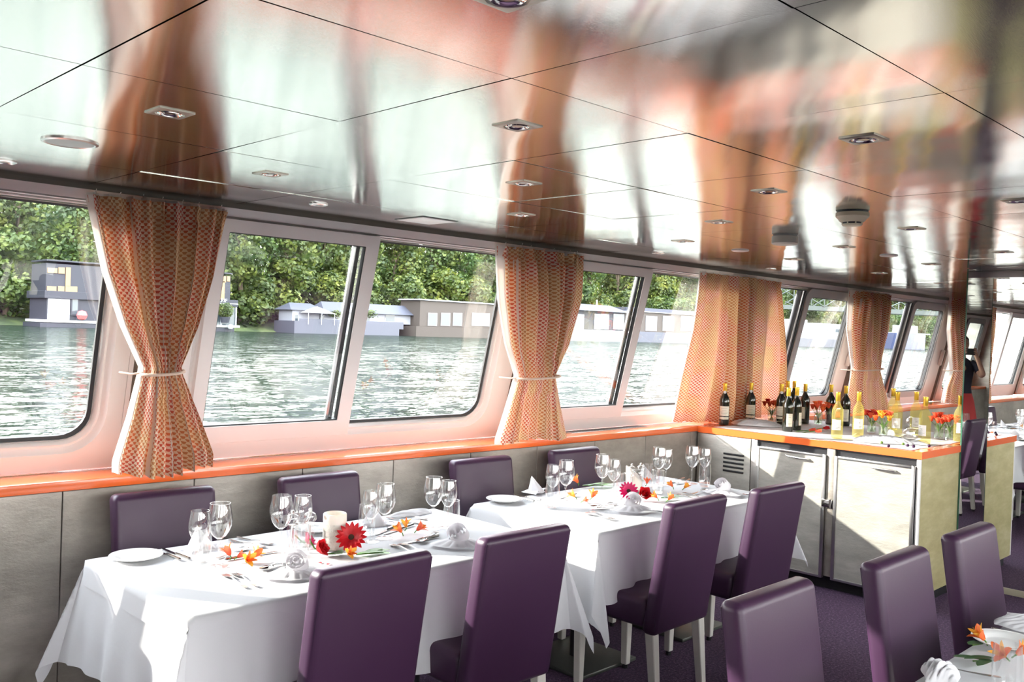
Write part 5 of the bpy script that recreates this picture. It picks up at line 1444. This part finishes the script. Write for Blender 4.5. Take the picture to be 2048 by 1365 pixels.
# ---------------------------------------------------------------- photographer (seen in the mirrored screen)
MT['skin'] = mat('skin', (.55, .33, .23), .5); MT['toptex'] = mat('navy_top', (.012, .014, .03), .8); MT['skirt'] = mat('red_skirt', (.42, .02, .02), .7)
MT['hair'] = mat('brown_hair', (.05, .03, .02), .6)
def person():
    f = Vector((.72, .69, 0)); sdv = Vector((.69, -.72, 0)); B = Vector((-.34, -.335, 0)); 
    root = empty('person', B, label='person in navy top and red skirt holding up a camera, reflected in the mirror', cat='person')
    def W(fw, sd_, z): return f*fw+sdv*sd_+Vector((0, 0, z))
    def skin(name, pts, edges, m, root_i=0):
        me = bpy.data.meshes.new(name); me.from_pydata([p for p, r in pts], edges, [])
        o = bpy.data.objects.new(name, me); COL.objects.link(o); o.parent = root
        md = o.modifiers.new('skin', 'SKIN'); md.use_smooth_shade = True
        o.modifiers.new('sub', 'SUBSURF').levels = 1; o.modifiers[-1].render_levels = 2
        if not me.skin_vertices: 
            bpy.context.view_layer.objects.active = o
            me.attributes
        sv = me.skin_vertices[0].data
        for i, (p, r) in enumerate(pts): sv[i].radius = r if isinstance(r, tuple) else (r, r); sv[i].use_root = (i == root_i)
        me.materials.append(m); return o
    pts = [(W(0, 0, .92), (.15, .11)), (W(.0, 0, 1.08), (.125, .09)), (W(.0, 0, 1.24), (.145, .10)), (W(-.01, 0, 1.38), (.12, .085)), (W(0, 0, 1.46), .052), (W(.02, 0, 1.53), .055), (W(.03, 0, 1.61), (.075, .085)), (W(.03, 0, 1.70), (.07, .08))]
    ed = [(0, 1), (1, 2), (2, 3), (3, 4), (4, 5), (5, 6), (6, 7)]
    for s_ in (-1, 1):
        i = len(pts)
        pts += [(W(0, s_*.165, 1.38), .052), (W(.13, s_*.24, 1.22), .042), (W(.20, s_*.225, 1.24), .038), (W(.235, s_*.12, 1.46), .029), (W(.24, s_*.085, 1.53), (.030, .018))]
        ed += [(3, i), (i, i+1), (i+1, i+2), (i+2, i+3), (i+3, i+4)]
        for q in range(4):
            k = len(pts); zz = 1.515+.022*q
            pts += [(W(.255, s_*.082, zz+.02), .009), (W(.275, s_*.060, zz+.024), .0085), (W(.27, s_*.040, zz+.024), .0075)]
            ed += [(i+4, k), (k, k+1), (k+1, k+2)]
        k = len(pts); pts += [(W(.225, s_*.070, 1.52), .010), (W(.222, s_*.045, 1.545), .009)]; ed += [(i+4, k), (k, k+1)]
        j = len(pts)
        pts += [(W(0, s_*.10, .86), .085), (W(.02, s_*.10, .47), .055), (W(-.01, s_*.10, .09), .038), (W(.10, s_*.11, .04), (.04, .028)), (W(.17, s_*.115, .03), (.035, .02))]
        ed += [(0, j), (j, j+1), (j+1, j+2), (j+2, j+3), (j+3, j+4)]
    skin('body', pts, ed, MT['skin'])
    # clothes
    def ell(rows, n=28):
        mb = MB(); rings = []
        for (fw, z, ra, rb) in rows:
            rings.append([mb.bm.verts.new(W(fw+rb*math.sin(2*math.pi*k/n), ra*math.cos(2*math.pi*k/n), z)) for k in range(n)])
        for A, B_ in zip(rings, rings[1:]):
            for k in range(n): mb.bm.faces.new((A[k], A[(k+1) % n], B_[(k+1) % n], B_[k]))
        return mb
    ell([(0, .90, .175, .13), (0, 1.06, .150, .115), (0, 1.24, .175, .128), (-.01, 1.36, .19, .115), (-.01, 1.43, .13, .085), (0, 1.465, .075, .065)]).build('top', MT['toptex'], root)
    for s_ in (-1, 1): MB().tube([W(-.005, s_*.13, 1.39), W(.03, s_*.195, 1.345), W(.085, s_*.225, 1.285)], [.065, .062, .058], 14).build('sleeve', MT['toptex'], root)
    ell([(0, .97, .165, .125), (0, .85, .20, .155), (.01, .65, .23, .18), (.01, .50, .25, .20)]).build('skirt', MT['skirt'], root)
    # head details
    MB().lathe([(0, .125), (.06, .115), (.098, .07), (.105, .0), (.095, -.07), (.07, -.15), (.05, -.2)], 24, tuple(W(-.012, 0, 1.665)), None).build('hair', MT['hair'], root)
    fc_ = MB().lathe([(0, .10), (.05, .085), (.072, .03), (.070, -.03), (.052, -.085), (.02, -.11), (0, -.113)], 20, tuple(W(.055, 0, 1.645))); fc_.build('face', MT['skin'], root)
    MB().lathe([(0, .025), (.008, .01), (.013, -.012), (0, -.018)], 10, tuple(W(.128, 0, 1.63))).build('nose', MT['skin'], root)
    for s_ in (-1, 1):
        MB().lathe([(0, -.007), (.009, 0), (0, .007)], 10, tuple(W(.117, s_*.028, 1.665))).build('eye', MT['black'], root)
        MB().lathe([(0, -.03), (.012, -.01), (.013, .015), (0, .028)], 10, tuple(W(.03, s_*.083, 1.645))).build('ear', MT['skin'], root)
    MB().tube([W(.108, -.022, 1.588), W(.116, 0, 1.585), W(.108, .022, 1.588)], .004, 6).build('mouth', mat('lips', (.4, .08, .07), .5), root)
    for s_ in (-1, 1):
        MB().lathe([(0, 0), (.042, 0), (.042, .03), (.03, .05), (0, .06)], 14, tuple(W(.09, s_*.112, -.0))).build('shoe', MT['black'], root)
    camo = empty('photo_camera', B, label='black camera held up in front of the face by the person reflected in the mirror', cat='camera')
    z0 = 1.555
    M_ = Matrix(((sdv.x, f.x, 0), (sdv.y, f.y, 0), (0, 0, 1)))
    MB().box(tuple(W(.255, 0, z0)), (.13, .045, .09), .008, 3, None, M_).build('camera_body', MT['black'], camo)
    return root
person()
